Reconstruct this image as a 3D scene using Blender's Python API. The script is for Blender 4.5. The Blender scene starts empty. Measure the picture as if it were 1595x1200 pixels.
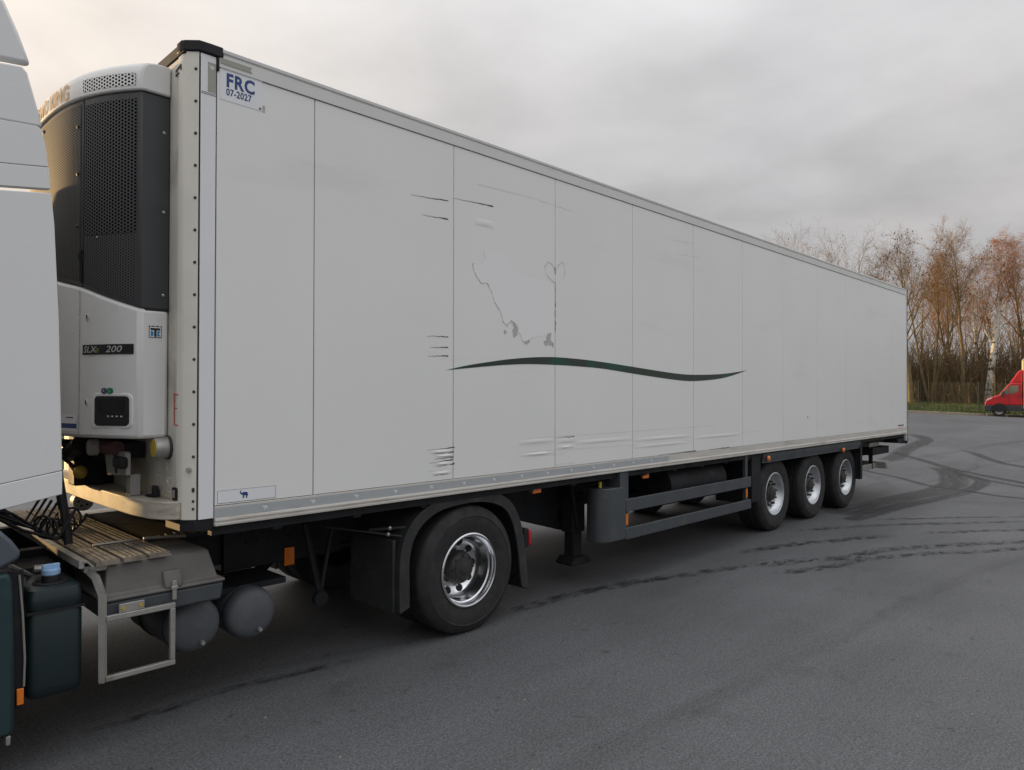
import bpy, bmesh, math, random
from mathutils import Vector, Matrix
random.seed(7)
SC = bpy.context.scene
COL = SC.collection
PI = math.pi

# ------------------------------------------------------------------ camera
CAM_POS = Vector((-1.6905, -4.2162, 1.9392))
c_r = Vector((0.69792052, -0.71617299, 0.00178914))
c_u = Vector((-0.00887701, -0.00615272, 0.99994167))
c_f = Vector((0.7161202, 0.69789569, 0.01065159))
cd = bpy.data.cameras.new('camera'); cam = bpy.data.objects.new('camera', cd); COL.objects.link(cam)
cd.sensor_width = 36; cd.sensor_fit = 'HORIZONTAL'; cd.lens = 36 * 1104.5355 / 1595
cd.clip_start = 0.05; cd.clip_end = 3000
M3 = Matrix((c_r, c_u, -c_f)).transposed()
cam.matrix_world = Matrix.Translation(CAM_POS) @ M3.to_4x4()
SC.camera = cam

# ------------------------------------------------------------------ sky, sun, exposure
SUN_AZ = Vector((-0.24, 0.971, 0)).normalized()      # where the sun stands
SUN_EL = math.radians(2.8)
SUN = (SUN_AZ * math.cos(SUN_EL) + Vector((0, 0, math.sin(SUN_EL)))).normalized()
w = bpy.data.worlds.new('World'); SC.world = w; w.use_nodes = True
nt = w.node_tree; N = nt.nodes; L = nt.links; N.clear()
def wn(t, **k):
    n = N.new(t)
    for a, b in k.items(): setattr(n, a, b)
    return n
sky = wn('ShaderNodeTexSky', sky_type='NISHITA', sun_disc=False)
sky.sun_elevation = SUN_EL; sky.sun_rotation = math.atan2(SUN.x, SUN.y)
sky.air_density = 1.2; sky.dust_density = 2.0
tc = wn('ShaderNodeTexCoord')
sep = wn('ShaderNodeSeparateXYZ'); L.new(tc.outputs['Generated'], sep.inputs[0])
def wm(op, a, b=None, c=None, clamp=False):
    n = wn('ShaderNodeMath', operation=op); n.use_clamp = clamp
    for i, v in enumerate((a, b, c)):
        if v is None: continue
        if isinstance(v, (int, float)): n.inputs[i].default_value = v
        else: L.new(v, n.inputs[i])
    return n.outputs[0]
zc = wm('MAXIMUM', sep.outputs[2], 0.0)
den = wm('ADD', zc, 0.14)
px = wm('DIVIDE', sep.outputs[0], den); py = wm('DIVIDE', sep.outputs[1], den)
cmb = wn('ShaderNodeCombineXYZ'); L.new(px, cmb.inputs[0]); L.new(py, cmb.inputs[1])
n1 = wn('ShaderNodeTexNoise'); n1.inputs['Scale'].default_value = 1.9; n1.inputs['Detail'].default_value = 7; n1.inputs['Roughness'].default_value = 0.5
n1.inputs['Distortion'].default_value = 0.15
L.new(cmb.outputs[0], n1.inputs['Vector'])
n2 = wn('ShaderNodeTexNoise'); n2.inputs['Scale'].default_value = 0.33; n2.inputs['Detail'].default_value = 4
off = wn('ShaderNodeVectorMath', operation='ADD'); off.inputs[1].default_value = (7.3, 2.1, 0); L.new(cmb.outputs[0], off.inputs[0]); L.new(off.outputs[0], n2.inputs['Vector'])
# cloud deck brightness: brighter towards the zenith as under any overcast
grad = wm('ADD', wm('MULTIPLY_ADD', zc, 0.12, 0.412), wm('MULTIPLY', wm('MULTIPLY', zc, zc), 1.15))
mott = wm('MULTIPLY_ADD', n1.outputs['Fac'], 0.66, 0.65)
mot2 = wm('MULTIPLY_ADD', n2.outputs['Fac'], 0.50, 0.72)
lum = wm('MULTIPLY', wm('MULTIPLY', grad, mott), mot2)
dotn = wn('ShaderNodeVectorMath', operation='DOT_PRODUCT'); L.new(tc.outputs['Generated'], dotn.inputs[0]); dotn.inputs[1].default_value = SUN
sd = wm('MAXIMUM', dotn.outputs['Value'], 0.0)
warm = wm('POWER', sd, 5.0, clamp=True)
warm2 = wm('POWER', sd, 3.0, clamp=True)
mix = wn('ShaderNodeMix', data_type='RGBA'); L.new(warm2, mix.inputs[0])
mix.inputs[6].default_value = (0.95, 0.99, 1.05, 1); mix.inputs[7].default_value = (1.20, 1.00, 0.76, 1)
pink = wn('ShaderNodeMix', data_type='RGBA'); pink.inputs[7].default_value = (1.06, 0.97, 0.92, 1)
L.new(wm('MULTIPLY', wm('MULTIPLY_ADD', n2.outputs['Fac'], 2.6, -0.9, clamp=True), 0.85), pink.inputs[0]); L.new(mix.outputs[2], pink.inputs[6])
lum2 = wm('MULTIPLY', lum, wm('MULTIPLY_ADD', warm, 0.95, 0.99))
cc = wn('ShaderNodeVectorMath', operation='SCALE'); L.new(pink.outputs[2], cc.inputs[0]); L.new(lum2, cc.inputs['Scale'])
bg1 = wn('ShaderNodeBackground'); L.new(sky.outputs[0], bg1.inputs[0]); bg1.inputs[1].default_value = 0.06
bg2 = wn('ShaderNodeBackground'); L.new(cc.outputs[0], bg2.inputs[0]); bg2.inputs[1].default_value = 1.08
ms = wn('ShaderNodeMixShader'); ms.inputs[0].default_value = 0.90
L.new(bg1.outputs[0], ms.inputs[1]); L.new(bg2.outputs[0], ms.inputs[2])
wo = wn('ShaderNodeOutputWorld'); L.new(ms.outputs[0], wo.inputs[0])

sl = bpy.data.lights.new('sun', 'SUN'); sl.energy = 5.0; sl.angle = math.radians(0.6); sl.color = (1.0, 0.65, 0.29)
so = bpy.data.objects.new('sun', sl); COL.objects.link(so); so.rotation_euler = SUN.to_track_quat('Z', 'Y').to_euler(); so.location = (-8, 20, 12)
SC.view_settings.view_transform = 'Standard'; SC.view_settings.look = 'None'
SC.view_settings.exposure = 0.14; SC.view_settings.gamma = 1.0; SC.view_settings.use_curve_mapping = False

# ------------------------------------------------------------------ helpers
WLOC = {}
class MB:
    def __init__(s): s.v = []; s.f = []; s.uv = None
    def add(s, vs, fs):
        o = len(s.v); s.v += [tuple(p) for p in vs]; s.f += [tuple(i + o for i in f) for f in fs]; return s
    def box(s, x0, x1, y0, y1, z0, z1):
        vs = [(x, y, z) for x in (x0, x1) for y in (y0, y1) for z in (z0, z1)]
        return s.add(vs, [(0,1,3,2),(4,6,7,5),(0,4,5,1),(2,3,7,6),(0,2,6,4),(1,5,7,3)])
    def prism(s, poly, axis, a, b):
        n = len(poly)
        def P(q, t):
            return {'x': (t, q[0], q[1]), 'y': (q[0], t, q[1]), 'z': (q[0], q[1], t)}[axis]
        vs = [P(q, a) for q in poly] + [P(q, b) for q in poly]
        fs = [tuple(range(n)), tuple(range(2*n-1, n-1, -1))] + [(i, (i+1) % n, n + (i+1) % n, n + i) for i in range(n)]
        return s.add(vs, fs)
    def tube(s, pts, r, n=8, cap=True):
        pts = [Vector(p) for p in pts]
        if not isinstance(r, (list, tuple)): r = [r] * len(pts)
        o = len(s.v); prev = None
        for i, p in enumerate(pts):
            t = (pts[min(i+1, len(pts)-1)] - pts[max(i-1, 0)])
            t = t.normalized() if t.length > 1e-9 else Vector((0, 0, 1))
            if prev is None:
                a = t.cross(Vector((0, 0, 1)))
                if a.length < 0.1: a = t.cross(Vector((1, 0, 0)))
                a.normalize()
            else:
                a = prev - t * prev.dot(t)
                a = a.normalized() if a.length > 1e-6 else prev
            prev = a; b = t.cross(a)
            for k in range(n):
                th = 2*PI*k/n
                s.v.append(tuple(p + (a*math.cos(th) + b*math.sin(th)) * r[i]))
        for i in range(len(pts)-1):
            for k in range(n):
                s.f.append((o+i*n+k, o+i*n+(k+1) % n, o+(i+1)*n+(k+1) % n, o+(i+1)*n+k))
        if cap:
            s.f.append(tuple(o+k for k in range(n-1, -1, -1))); m = o+(len(pts)-1)*n; s.f.append(tuple(m+k for k in range(n)))
        return s
    def sqtube(s, pts, hw):
        return s.tube(pts, hw*1.414, 4)
    def cyl(s, c, axis, r, h, n=24):
        d = Vector({'x': (1,0,0), 'y': (0,1,0), 'z': (0,0,1)}[axis]) * h; c = Vector(c)
        return s.tube([c, c + d], r, n)
    def lathe(s, prof, c, axis='y', n=48, closed=False):
        # prof: (radius, along)
        o = len(s.v); c = Vector(c)
        ax = {'x': (Vector((1,0,0)), Vector((0,1,0)), Vector((0,0,1))), 'y': (Vector((0,1,0)), Vector((1,0,0)), Vector((0,0,1))), 'z': (Vector((0,0,1)), Vector((1,0,0)), Vector((0,1,0)))}[axis]
        for (r, a) in prof:
            for k in range(n):
                th = 2*PI*k/n
                s.v.append(tuple(c + ax[0]*a + (ax[1]*math.cos(th) + ax[2]*math.sin(th))*max(r, 1e-5)))
        m = len(prof)
        for i in range(m if closed else m-1):
            j = (i+1) % m
            for k in range(n):
                s.f.append((o+i*n+k, o+i*n+(k+1) % n, o+j*n+(k+1) % n, o+j*n+k))
        return s
    def ball(s, c, r, n=10, m=6, sc=(1,1,1)):
        o = len(s.v)
        for i in range(m+1):
            ph = PI*i/m
            for k in range(n):
                th = 2*PI*k/n
                s.v.append((c[0]+r*sc[0]*math.sin(ph)*math.cos(th), c[1]+r*sc[1]*math.sin(ph)*math.sin(th), c[2]+r*sc[2]*math.cos(ph)))
        for i in range(m):
            for k in range(n):
                s.f.append((o+i*n+k, o+i*n+(k+1) % n, o+(i+1)*n+(k+1) % n, o+(i+1)*n+k))
        return s
    def mesh(s, name, mat, angle=35, recalc=True):
        me = bpy.data.meshes.new(name); me.from_pydata(s.v, [], s.f)
        if recalc:
            bm = bmesh.new(); bm.from_mesh(me); bmesh.ops.recalc_face_normals(bm, faces=bm.faces); bm.to_mesh(me); bm.free()
        if s.uv:
            ul = me.uv_layers.new(name='UVMap')
            for l in me.loops: ul.data[l.index].uv = s.uv[l.vertex_index]
        if mat: me.materials.append(mat)
        if angle:
            me.polygons.foreach_set('use_smooth', [True]*len(me.polygons)); me.set_sharp_from_angle(angle=math.radians(angle))
        return me
    def build(s, name, mat, parent=None, bevel=0, angle=35, loc=None, recalc=True, label=None):
        return place(name, s.mesh(name, mat, angle, recalc), parent, loc, bevel, label)

def place(name, me, parent=None, loc=None, bevel=0, label=None):
    o = bpy.data.objects.new(name, me); COL.objects.link(o)
    wl = Vector(loc) if loc is not None else Vector((0, 0, 0))
    WLOC[o.name] = wl
    if parent: o.parent = parent; o.location = wl - WLOC[parent.name]
    else: o.location = wl
    if bevel:
        m = o.modifiers.new('bevel', 'BEVEL'); m.width = bevel; m.segments = 2; m.limit_method = 'ANGLE'; m.angle_limit = math.radians(40)
    if label: o['label'] = label
    return o
def tag(o, label=None, cat=None, group=None, kind=None):
    if label: o['label'] = label
    if cat: o['category'] = cat
    if group: o['group'] = group
    if kind: o['kind'] = kind
    return o
def thing(name, label, cat, loc=(0,0,0), group=None, rotz=0):
    o = bpy.data.objects.new(name, None); COL.objects.link(o); o.location = loc; o.rotation_euler.z = rotz
    o.empty_display_size = 0.3; WLOC[o.name] = Vector(loc)
    return tag(o, label, cat, group)
def copy_tree(o, parent=None, loc=None):
    c = o.copy(); COL.objects.link(c)
    WLOC[c.name] = WLOC[o.name] if loc is None else Vector(loc)
    if parent: c.parent = parent
    if loc is not None: c.location = Vector(loc) - (WLOC[parent.name] if parent else Vector((0,0,0)))
    for ch in list(o.children): copy_tree(ch, c)
    return c
def text_mb(txt, fn, size=1.0, bold=0.0, depth=0.0, shear=0.0, spacing=1.0, align='LEFT'):
    cu = bpy.data.curves.new('t', 'FONT'); cu.body = txt; cu.size = size; cu.offset = bold; cu.shear = shear; cu.space_character = spacing
    cu.align_x = align; cu.resolution_u = 3
    to = bpy.data.objects.new('t', cu); COL.objects.link(to)
    bpy.context.view_layer.update()
    me = bpy.data.meshes.new_from_object(to.evaluated_get(bpy.context.evaluated_depsgraph_get()))
    mb = MB(); mb.add([fn(v.co.x, v.co.y) for v in me.vertices], [tuple(p.vertices) for p in me.polygons])
    bpy.data.objects.remove(to); bpy.data.curves.remove(cu); bpy.data.meshes.remove(me)
    return mb
def ngon(pts, fn):
    mb = MB(); mb.add([fn(*p) for p in pts], [tuple(range(len(pts)))]); return mb
def tri_poly(pts, fn):
    # concave-safe fill
    bm = bmesh.new(); vs = [bm.verts.new(fn(*p)) for p in pts]
    f = bm.faces.new(vs); bm.normal_update(); r = bmesh.ops.triangulate(bm, faces=[f])
    bm.verts.index_update()
    mb = MB(); mb.add([tuple(v.co) for v in bm.verts], [tuple(v.index for v in f.verts) for f in bm.faces]); bm.free(); return mb

# ------------------------------------------------------------------ materials
def mat(name, base, rough=0.5, metal=0.0, var=None, bump=None, coat=0.0, spec=0.5, dirt=None, coord='Object'):
    """var=(scale, amount[, detail]); bump=(scale, strength, distance); dirt=(color, scale, lo, hi, stretch)"""
    m = bpy.data.materials.new(name); m.use_nodes = True
    t = m.node_tree; b = t.nodes['Principled BSDF']
    b.inputs['Base Color'].default_value = (*base, 1); b.inputs['Roughness'].default_value = rough; b.inputs['Metallic'].default_value = metal
    b.inputs['Specular IOR Level'].default_value = spec
    if coat: b.inputs['Coat Weight'].default_value = coat; b.inputs['Coat Roughness'].default_value = 0.06
    tcn = t.nodes.new('ShaderNodeTexCoord'); col = None
    if var or dirt:
        col = t.nodes.new('ShaderNodeMix'); col.data_type = 'RGBA'; col.blend_type = 'MULTIPLY'; col.inputs[0].default_value = 1
        col.inputs[6].default_value = (*base, 1)
        if var:
            n = t.nodes.new('ShaderNodeTexNoise'); n.inputs['Scale'].default_value = var[0]; n.inputs['Detail'].default_value = var[2] if len(var) > 2 else 5
            t.links.new(tcn.outputs[coord], n.inputs['Vector'])
            mr = t.nodes.new('ShaderNodeMapRange'); mr.inputs[1].default_value = 0.25; mr.inputs[2].default_value = 0.75
            mr.inputs[3].default_value = 1 - var[1]; mr.inputs[4].default_value = 1 + var[1]
            t.links.new(n.outputs['Fac'], mr.inputs[0]); t.links.new(mr.outputs[0], col.inputs[7])
            rr = t.nodes.new('ShaderNodeMapRange'); rr.inputs[1].default_value = 0.25; rr.inputs[2].default_value = 0.75
            rr.inputs[3].default_value = min(1, rough*1.2); rr.inputs[4].default_value = rough*0.85
            t.links.new(n.outputs['Fac'], rr.inputs[0]); t.links.new(rr.outputs[0], b.inputs['Roughness'])
        else: col.inputs[7].default_value = (1, 1, 1, 1)
        out = col.outputs[2]
        if dirt:
            dc, ds, lo, hi, st = dirt
            mp = t.nodes.new('ShaderNodeMapping'); mp.inputs['Scale'].default_value = st; t.links.new(tcn.outputs[coord], mp.inputs[0])
            n = t.nodes.new('ShaderNodeTexNoise'); n.inputs['Scale'].default_value = ds; n.inputs['Detail'].default_value = 6; n.inputs['Roughness'].default_value = 0.62
            t.links.new(mp.outputs[0], n.inputs['Vector'])
            mr = t.nodes.new('ShaderNodeMapRange'); mr.inputs[1].default_value = lo; mr.inputs[2].default_value = hi
            t.links.new(n.outputs['Fac'], mr.inputs[0])
            mx = t.nodes.new('ShaderNodeMix'); mx.data_type = 'RGBA'; t.links.new(mr.outputs[0], mx.inputs[0]); t.links.new(out, mx.inputs[6]); mx.inputs[7].default_value = (*dc, 1)
            out = mx.outputs[2]
        t.links.new(out, b.inputs['Base Color'])
    if bump:
        n = t.nodes.new('ShaderNodeTexNoise'); n.inputs['Scale'].default_value = bump[0]; n.inputs['Detail'].default_value = 4
        t.links.new(tcn.outputs[coord], n.inputs['Vector'])
        bp = t.nodes.new('ShaderNodeBump'); bp.inputs['Strength'].default_value = bump[1]; bp.inputs['Distance'].default_value = bump[2]
        t.links.new(n.outputs['Fac'], bp.inputs['Height']); t.links.new(bp.outputs[0], b.inputs['Normal'])
    return m
def perforated(name, base, hole, pitch, r, rough=0.5, spec=0.4):
    """sheet metal with a hexagonal pattern of punched holes (in the y,z plane)"""
    m = mat(name, base, rough, spec=spec); t = m.node_tree; b = t.nodes['Principled BSDF']
    tcn = t.nodes.new('ShaderNodeTexCoord'); s = t.nodes.new('ShaderNodeSeparateXYZ'); t.links.new(tcn.outputs['Object'], s.inputs[0])
    def M(op, a, b2=None):
        n = t.nodes.new('ShaderNodeMath'); n.operation = op
        for i, v in enumerate((a, b2)):
            if v is None: continue
            if isinstance(v, (int, float)): n.inputs[i].default_value = v
            else: t.links.new(v, n.inputs[i])
        return n.outputs[0]
    pz = pitch; pyy = pitch*1.732
    def lat(o):
        a = M('MULTIPLY', M('SUBTRACT', M('FRACT', M('ADD', M('DIVIDE', s.outputs[1], pyy), o)), 0.5), pyy)
        c = M('MULTIPLY', M('SUBTRACT', M('FRACT', M('ADD', M('DIVIDE', s.outputs[2], pz), o)), 0.5), pz)
        return M('SQRT', M('ADD', M('MULTIPLY', a, a), M('MULTIPLY', c, c)))
    d = M('MINIMUM', lat(0.0), lat(0.5))
    f = M('LESS_THAN', d, r)
    mx = t.nodes.new('ShaderNodeMix'); mx.data_type = 'RGBA'; t.links.new(f, mx.inputs[0]); mx.inputs[6].default_value = (*base, 1); mx.inputs[7].default_value = (*hole, 1)
    t.links.new(mx.outputs[2], b.inputs['Base Color'])
    t.links.new(M('MULTIPLY', M('SUBTRACT', 1.0, f), spec), b.inputs['Specular IOR Level'])
    return m

PANEL = mat('white_grp_panel', (0.85, 0.845, 0.825), 0.32, var=(0.9, 0.025, 6), bump=(0.8, 0.16, 0.03), spec=0.5, dirt=((0.64, 0.61, 0.56), 1.6, 0.58, 1.25, (0.3, 1, 1.6)))
STRIPW = mat('white_strip_paint', (0.82, 0.82, 0.83), 0.35, var=(3, 0.03), dirt=((0.45, 0.40, 0.32), 5, 0.62, 0.95, (1, 1, 0.3)))
POST = mat('cream_corner_paint', (0.74, 0.71, 0.63), 0.45, var=(4, 0.05), dirt=((0.34, 0.27, 0.18), 6, 0.60, 0.88, (1, 1, 0.25)))
LEDGEP = mat('grimy_ledge_paint', (0.50, 0.46, 0.38), 0.55, var=(5, 0.12), dirt=((0.17, 0.14, 0.105), 3.5, 0.48, 0.78, (1, 1, 5)))
FWALL = mat('grimy_front_wall_paint', (0.62, 0.59, 0.52), 0.5, var=(5, 0.08), dirt=((0.25, 0.22, 0.18), 3.5, 0.50, 0.80, (1, 1, 0.5)))
RAIL = mat('pale_rail_paint', (0.72, 0.72, 0.69), 0.4, var=(2, 0.04), dirt=((0.40, 0.36, 0.28), 3, 0.6, 0.95, (0.3, 1, 3)))
SILL = mat('dusty_sill_paint', (0.60, 0.575, 0.53), 0.5, var=(3, 0.05), dirt=((0.30, 0.25, 0.19), 3.5, 0.52, 0.82, (0.5, 1, 6)))
TAPE = mat('grey_reflective_tape', (0.42, 0.44, 0.45), 0.3, var=(8, 0.06), dirt=((0.28, 0.26, 0.24), 6, 0.6, 0.85, (0.6, 1, 3)))
OLIVE = mat('olive_reflective_tape', (0.36, 0.36, 0.30), 0.3, var=(10, 0.05))
BLACKP = mat('black_plastic', (0.018, 0.018, 0.020), 0.55, var=(6, 0.2), spec=0.25)
SEAM = mat('dark_joint_seal', (0.02, 0.02, 0.02), 0.8)
CHAS = mat('dark_chassis_paint', (0.014, 0.015, 0.017), 0.65, var=(5, 0.25), spec=0.3, dirt=((0.045, 0.040, 0.032), 4, 0.58, 0.9, (1, 1, 1)))
GUARD = mat('slate_grey_paint', (0.060, 0.068, 0.076), 0.45, var=(4, 0.15), dirt=((0.11, 0.105, 0.095), 5, 0.55, 0.85, (1, 1, 1)))
CABW = mat('white_cab_paint', (0.80, 0.80, 0.795), 0.28, coat=0.4, var=(1.2, 0.02), bump=(0.9, 0.05, 0.02), dirt=((0.55, 0.52, 0.48), 3, 0.62, 1.0, (1, 1, 0.4)))
UNITW = mat('white_unit_plastic', (0.74, 0.735, 0.72), 0.48, var=(2.5, 0.03), dirt=((0.45, 0.41, 0.35), 3, 0.6, 0.95, (1, 1, 0.5)))
UNITD = mat('dark_unit_plastic', (0.045, 0.047, 0.050), 0.42, var=(5, 0.12))
PERF_L = perforated('large_perforated_grille', (0.05, 0.051, 0.052), (0.004, 0.004, 0.004), 0.021, 0.0066, 0.62, 0.5)
PERF_S = perforated('fine_perforated_grille', (0.055, 0.055, 0.054), (0.012, 0.011, 0.010), 0.017, 0.0046, 0.64, 0.6)
PERF_W = perforated('perforated_white_hood', (0.74, 0.735, 0.72), (0.012, 0.012, 0.012), 0.021, 0.0068, 0.35)
GOLD = mat('tan_lettering', (0.47, 0.33, 0.16), 0.4)
BLUE = mat('navy_lettering', (0.018, 0.055, 0.20), 0.5)
STICK = mat('white_sticker', (0.83, 0.84, 0.86), 0.3, var=(6, 0.02))
SWOOSH = mat('dark_green_vinyl', (0.020, 0.036, 0.026), 0.35, dirt=((0.005, 0.060, 0.046), 1.1, 0.54, 0.56, (1, 1, 1)))
SCR = mat('dark_scratch', (0.10, 0.09, 0.08), 0.7)
SCRL = mat('faint_scratch', (0.66, 0.65, 0.62), 0.55)
RESID = mat('grey_glue_residue', (0.50, 0.49, 0.47), 0.7, var=(60, 0.45))
GHOST = mat('old_decal_ghost', (0.88, 0.875, 0.865), 0.25)
RUB = mat('tyre_rubber', (0.020, 0.020, 0.021), 0.72, var=(9, 0.25), dirt=((0.055, 0.052, 0.048), 7, 0.55, 0.85, (1, 1, 1)))
ALU = mat('polished_rim_alloy', (0.78, 0.79, 0.81), 0.16, 1.0, var=(7, 0.06))
ALUD = mat('dull_silver_rim', (0.62, 0.64, 0.66), 0.33, 0.85, var=(9, 0.10), dirt=((0.10, 0.09, 0.08), 9, 0.60, 0.80, (1, 1, 1)))
HUB = mat('greasy_hub', (0.045, 0.043, 0.042), 0.55, 0.2, var=(14, 0.35))
STEEL = mat('galvanised_steel', (0.40, 0.39, 0.36), 0.48, 0.6, var=(12, 0.15), dirt=((0.20, 0.15, 0.10), 8, 0.58, 0.85, (1, 1, 1)))
PLATE = mat('weathered_deck_alloy', (0.26, 0.225, 0.175), 0.7, 0.0, spec=0.25, var=(20, 0.2), dirt=((0.10, 0.085, 0.065), 9, 0.5, 0.8, (1, 1, 1)), bump=(120, 0.4, 0.004))
BATT = mat('grey_battery_plastic', (0.145, 0.135, 0.125), 0.6, var=(6, 0.12), dirt=((0.24, 0.21, 0.17), 4, 0.55, 0.9, (1, 1, 1)), bump=(60, 0.08, 0.003))
TANKG = mat('grey_tank_paint', (0.085, 0.092, 0.105), 0.55, var=(6, 0.12), dirt=((0.14, 0.13, 0.12), 6, 0.5, 0.9, (1, 1, 1)))
TEAL = mat('dark_teal_plastic', (0.014, 0.040, 0.046), 0.5, var=(5, 0.15), dirt=((0.05, 0.06, 0.06), 5, 0.55, 0.9, (1, 1, 1)))
CANB = mat('black_teal_tank_plastic', (0.010, 0.021, 0.023), 0.4, var=(5, 0.15), bump=(9, 0.1, 0.01))
LBLUE = mat('pale_blue_cap', (0.30, 0.48, 0.72), 0.4)
WING = mat('slate_blue_plastic', (0.085, 0.10, 0.125), 0.5, var=(6, 0.1))
AMBER = mat('amber_reflector', (0.80, 0.20, 0.015), 0.25, coat=0.5, bump=(160, 0.3, 0.002))
REDL = mat('red_tail_lens', (0.45, 0.018, 0.025), 0.2, coat=0.6)
REDPEN = mat('red_marker', (0.55, 0.09, 0.06), 0.6)
YELL = mat('yellow_cap', (0.48, 0.36, 0.05), 0.5, var=(20, 0.15))
ZINC = mat('zinc_can', (0.45, 0.44, 0.42), 0.4, 0.7, var=(15, 0.1))
BRKT = mat('grey_bracket_paint', (0.36, 0.35, 0.34), 0.5, var=(9, 0.1))
MAROON = mat('maroon_coupling', (0.09, 0.025, 0.028), 0.5)
EMBL = mat('pale_emblem', (0.70, 0.71, 0.72), 0.3)
PANBLK = mat('control_panel_black', (0.012, 0.012, 0.014), 0.25)
SILV = mat('silver_lettering', (0.55, 0.55, 0.55), 0.35, 0.3)
GREENL = mat('olive_green_lettering', (0.20, 0.26, 0.08), 0.4)
TKBLUE = mat('cyan_emblem', (0.03, 0.24, 0.50), 0.4)
GREENS = mat('green_sticker', (0.01, 0.20, 0.07), 0.4)
PURPS = mat('purple_sticker', (0.07, 0.06, 0.13), 0.4)
INK = mat('black_ink', (0.02, 0.02, 0.022), 0.5)
OLDINK = mat('faded_numbers', (0.78, 0.76, 0.72), 0.5)

# ------------------------------------------------------------------ terrain
F2 = Vector((0.71616, 0.69794)); R2 = Vector((0.69794, -0.71616)); C2 = Vector((-1.6905, -4.2162))
def dr(x, y):
    p = Vector((x, y)) - C2; return p.dot(F2), p.dot(R2)
def TZ(x, y):
    d, rt = dr(x, y); t = min(1, max(0, (d-14)/24)); s = t*t*(3-2*t)
    return s*(.72 - .041*min(8, max(-10, rt-25.3)))
def XY(d, rt):
    p = C2 + F2*d + R2*rt; return p.x, p.y
KA = math.radians(33.4)                       # the kerb runs away to the left
KU = R2*math.cos(KA) - F2*math.sin(KA); KN = F2*math.cos(KA) + R2*math.sin(KA)
K0 = C2 + F2*45.0 + R2*25.3
def KXY(n, u):
    p = K0 + KU*u + KN*n; return p.x, p.y
def VZ(x, y):                                  # verge height beyond the kerb
    p = Vector((x, y)) - K0; n = p.dot(KN); u = p.dot(KU)
    return TZ(*KXY(0, u)) + 0.12 + 0.62*min(1, max(0.0, n)/9)

# asphalt with grain, patches, fine cracks
def asphalt_mat():
    m = bpy.data.materials.new('worn_asphalt'); m.use_nodes = True; t = m.node_tree; b = t.nodes['Principled BSDF']
    tcn = t.nodes.new('ShaderNodeTexCoord')
    def noise(sc, det=4, rough=0.55, st=None):
        n = t.nodes.new('ShaderNodeTexNoise'); n.inputs['Scale'].default_value = sc; n.inputs['Detail'].default_value = det; n.inputs['Roughness'].default_value = rough
        if st:
            mp = t.nodes.new('ShaderNodeMapping'); mp.inputs['Rotation'].default_value = st[0]; mp.inputs['Scale'].default_value = st[1]
            t.links.new(tcn.outputs['Object'], mp.inputs[0]); t.links.new(mp.outputs[0], n.inputs['Vector'])
        else: t.links.new(tcn.outputs['Object'], n.inputs['Vector'])
        return n.outputs['Fac']
    def mr(s, a, b2, c, d):
        n = t.nodes.new('ShaderNodeMapRange'); n.inputs[1].default_value = a; n.inputs[2].default_value = b2; n.inputs[3].default_value = c; n.inputs[4].default_value = d
        t.links.new(s, n.inputs[0]); return n.outputs[0]
    def mul(a, b2):
        n = t.nodes.new('ShaderNodeMath'); n.operation = 'MULTIPLY'; t.links.new(a, n.inputs[0]); t.links.new(b2, n.inputs[1]); return n.outputs[0]
    g1 = noise(70, 3, 0.75); g2 = noise(0.55, 5); g3 = noise(0.13, 3); g4 = noise(22, 4, 0.7)
    strk = noise(0.8, 5, 0.6, ((0, 0, 0.35), (0.35, 2.2, 1)))
    v = mul(mul(mul(mr(g1, 0.28, 0.72, 0.30, 1.75), mr(g2, 0.3, 0.7, 0.90, 1.10)), mul(mr(g3, 0.3, 0.7, 0.90, 1.10), mr(g4, 0.3, 0.7, 0.86, 1.14))), mr(strk, 0.3, 0.72, 1.06, 0.84))
    vo = t.nodes.new('ShaderNodeTexVoronoi'); vo.inputs['Scale'].default_value = 70; t.links.new(tcn.outputs['Object'], vo.inputs['Vector'])
    sp = mr(vo.outputs['Distance'], 0.0, 0.22, 1.35, 1.0)
    v = mul(v, sp)
    blot = noise(7.5, 3, 0.6); v = mul(v, mr(blot, 0.66, 0.70, 1.0, 0.62))
    oil = noise(1.7, 4, 0.65); v = mul(v, mr(oil, 0.60, 0.72, 1.0, 0.80))
    cr = t.nodes.new('ShaderNodeMix'); cr.data_type = 'RGBA'; cr.blend_type = 'MULTIPLY'; cr.inputs[0].default_value = 1
    cr.inputs[6].default_value = (0.101, 0.103, 0.107, 1); t.links.new(v, cr.inputs[7]); t.links.new(cr.outputs[2], b.inputs['Base Color'])
    b.inputs['Specular IOR Level'].default_value = 0.35
    t.links.new(mr(g2, 0.3, 0.7, 0.72, 0.58), b.inputs['Roughness'])
    bp = t.nodes.new('ShaderNodeBump'); bp.inputs['Strength'].default_value = 0.55; bp.inputs['Distance'].default_value = 0.006
    t.links.new(g1, bp.inputs['Height']); t.links.new(bp.outputs[0], b.inputs['Normal'])
    return m
ASPH = asphalt_mat()
KERB = mat('worn_kerb_stone', (0.30, 0.26, 0.20), 0.8, var=(3, 0.15), bump=(25, 0.3, 0.01))
GRASS = mat('winter_grass', (0.075, 0.095, 0.022), 0.8, var=(0.8, 0.3), dirt=((0.11, 0.085, 0.035), 1.3, 0.5, 0.75, (1, 1, 1)))

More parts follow.
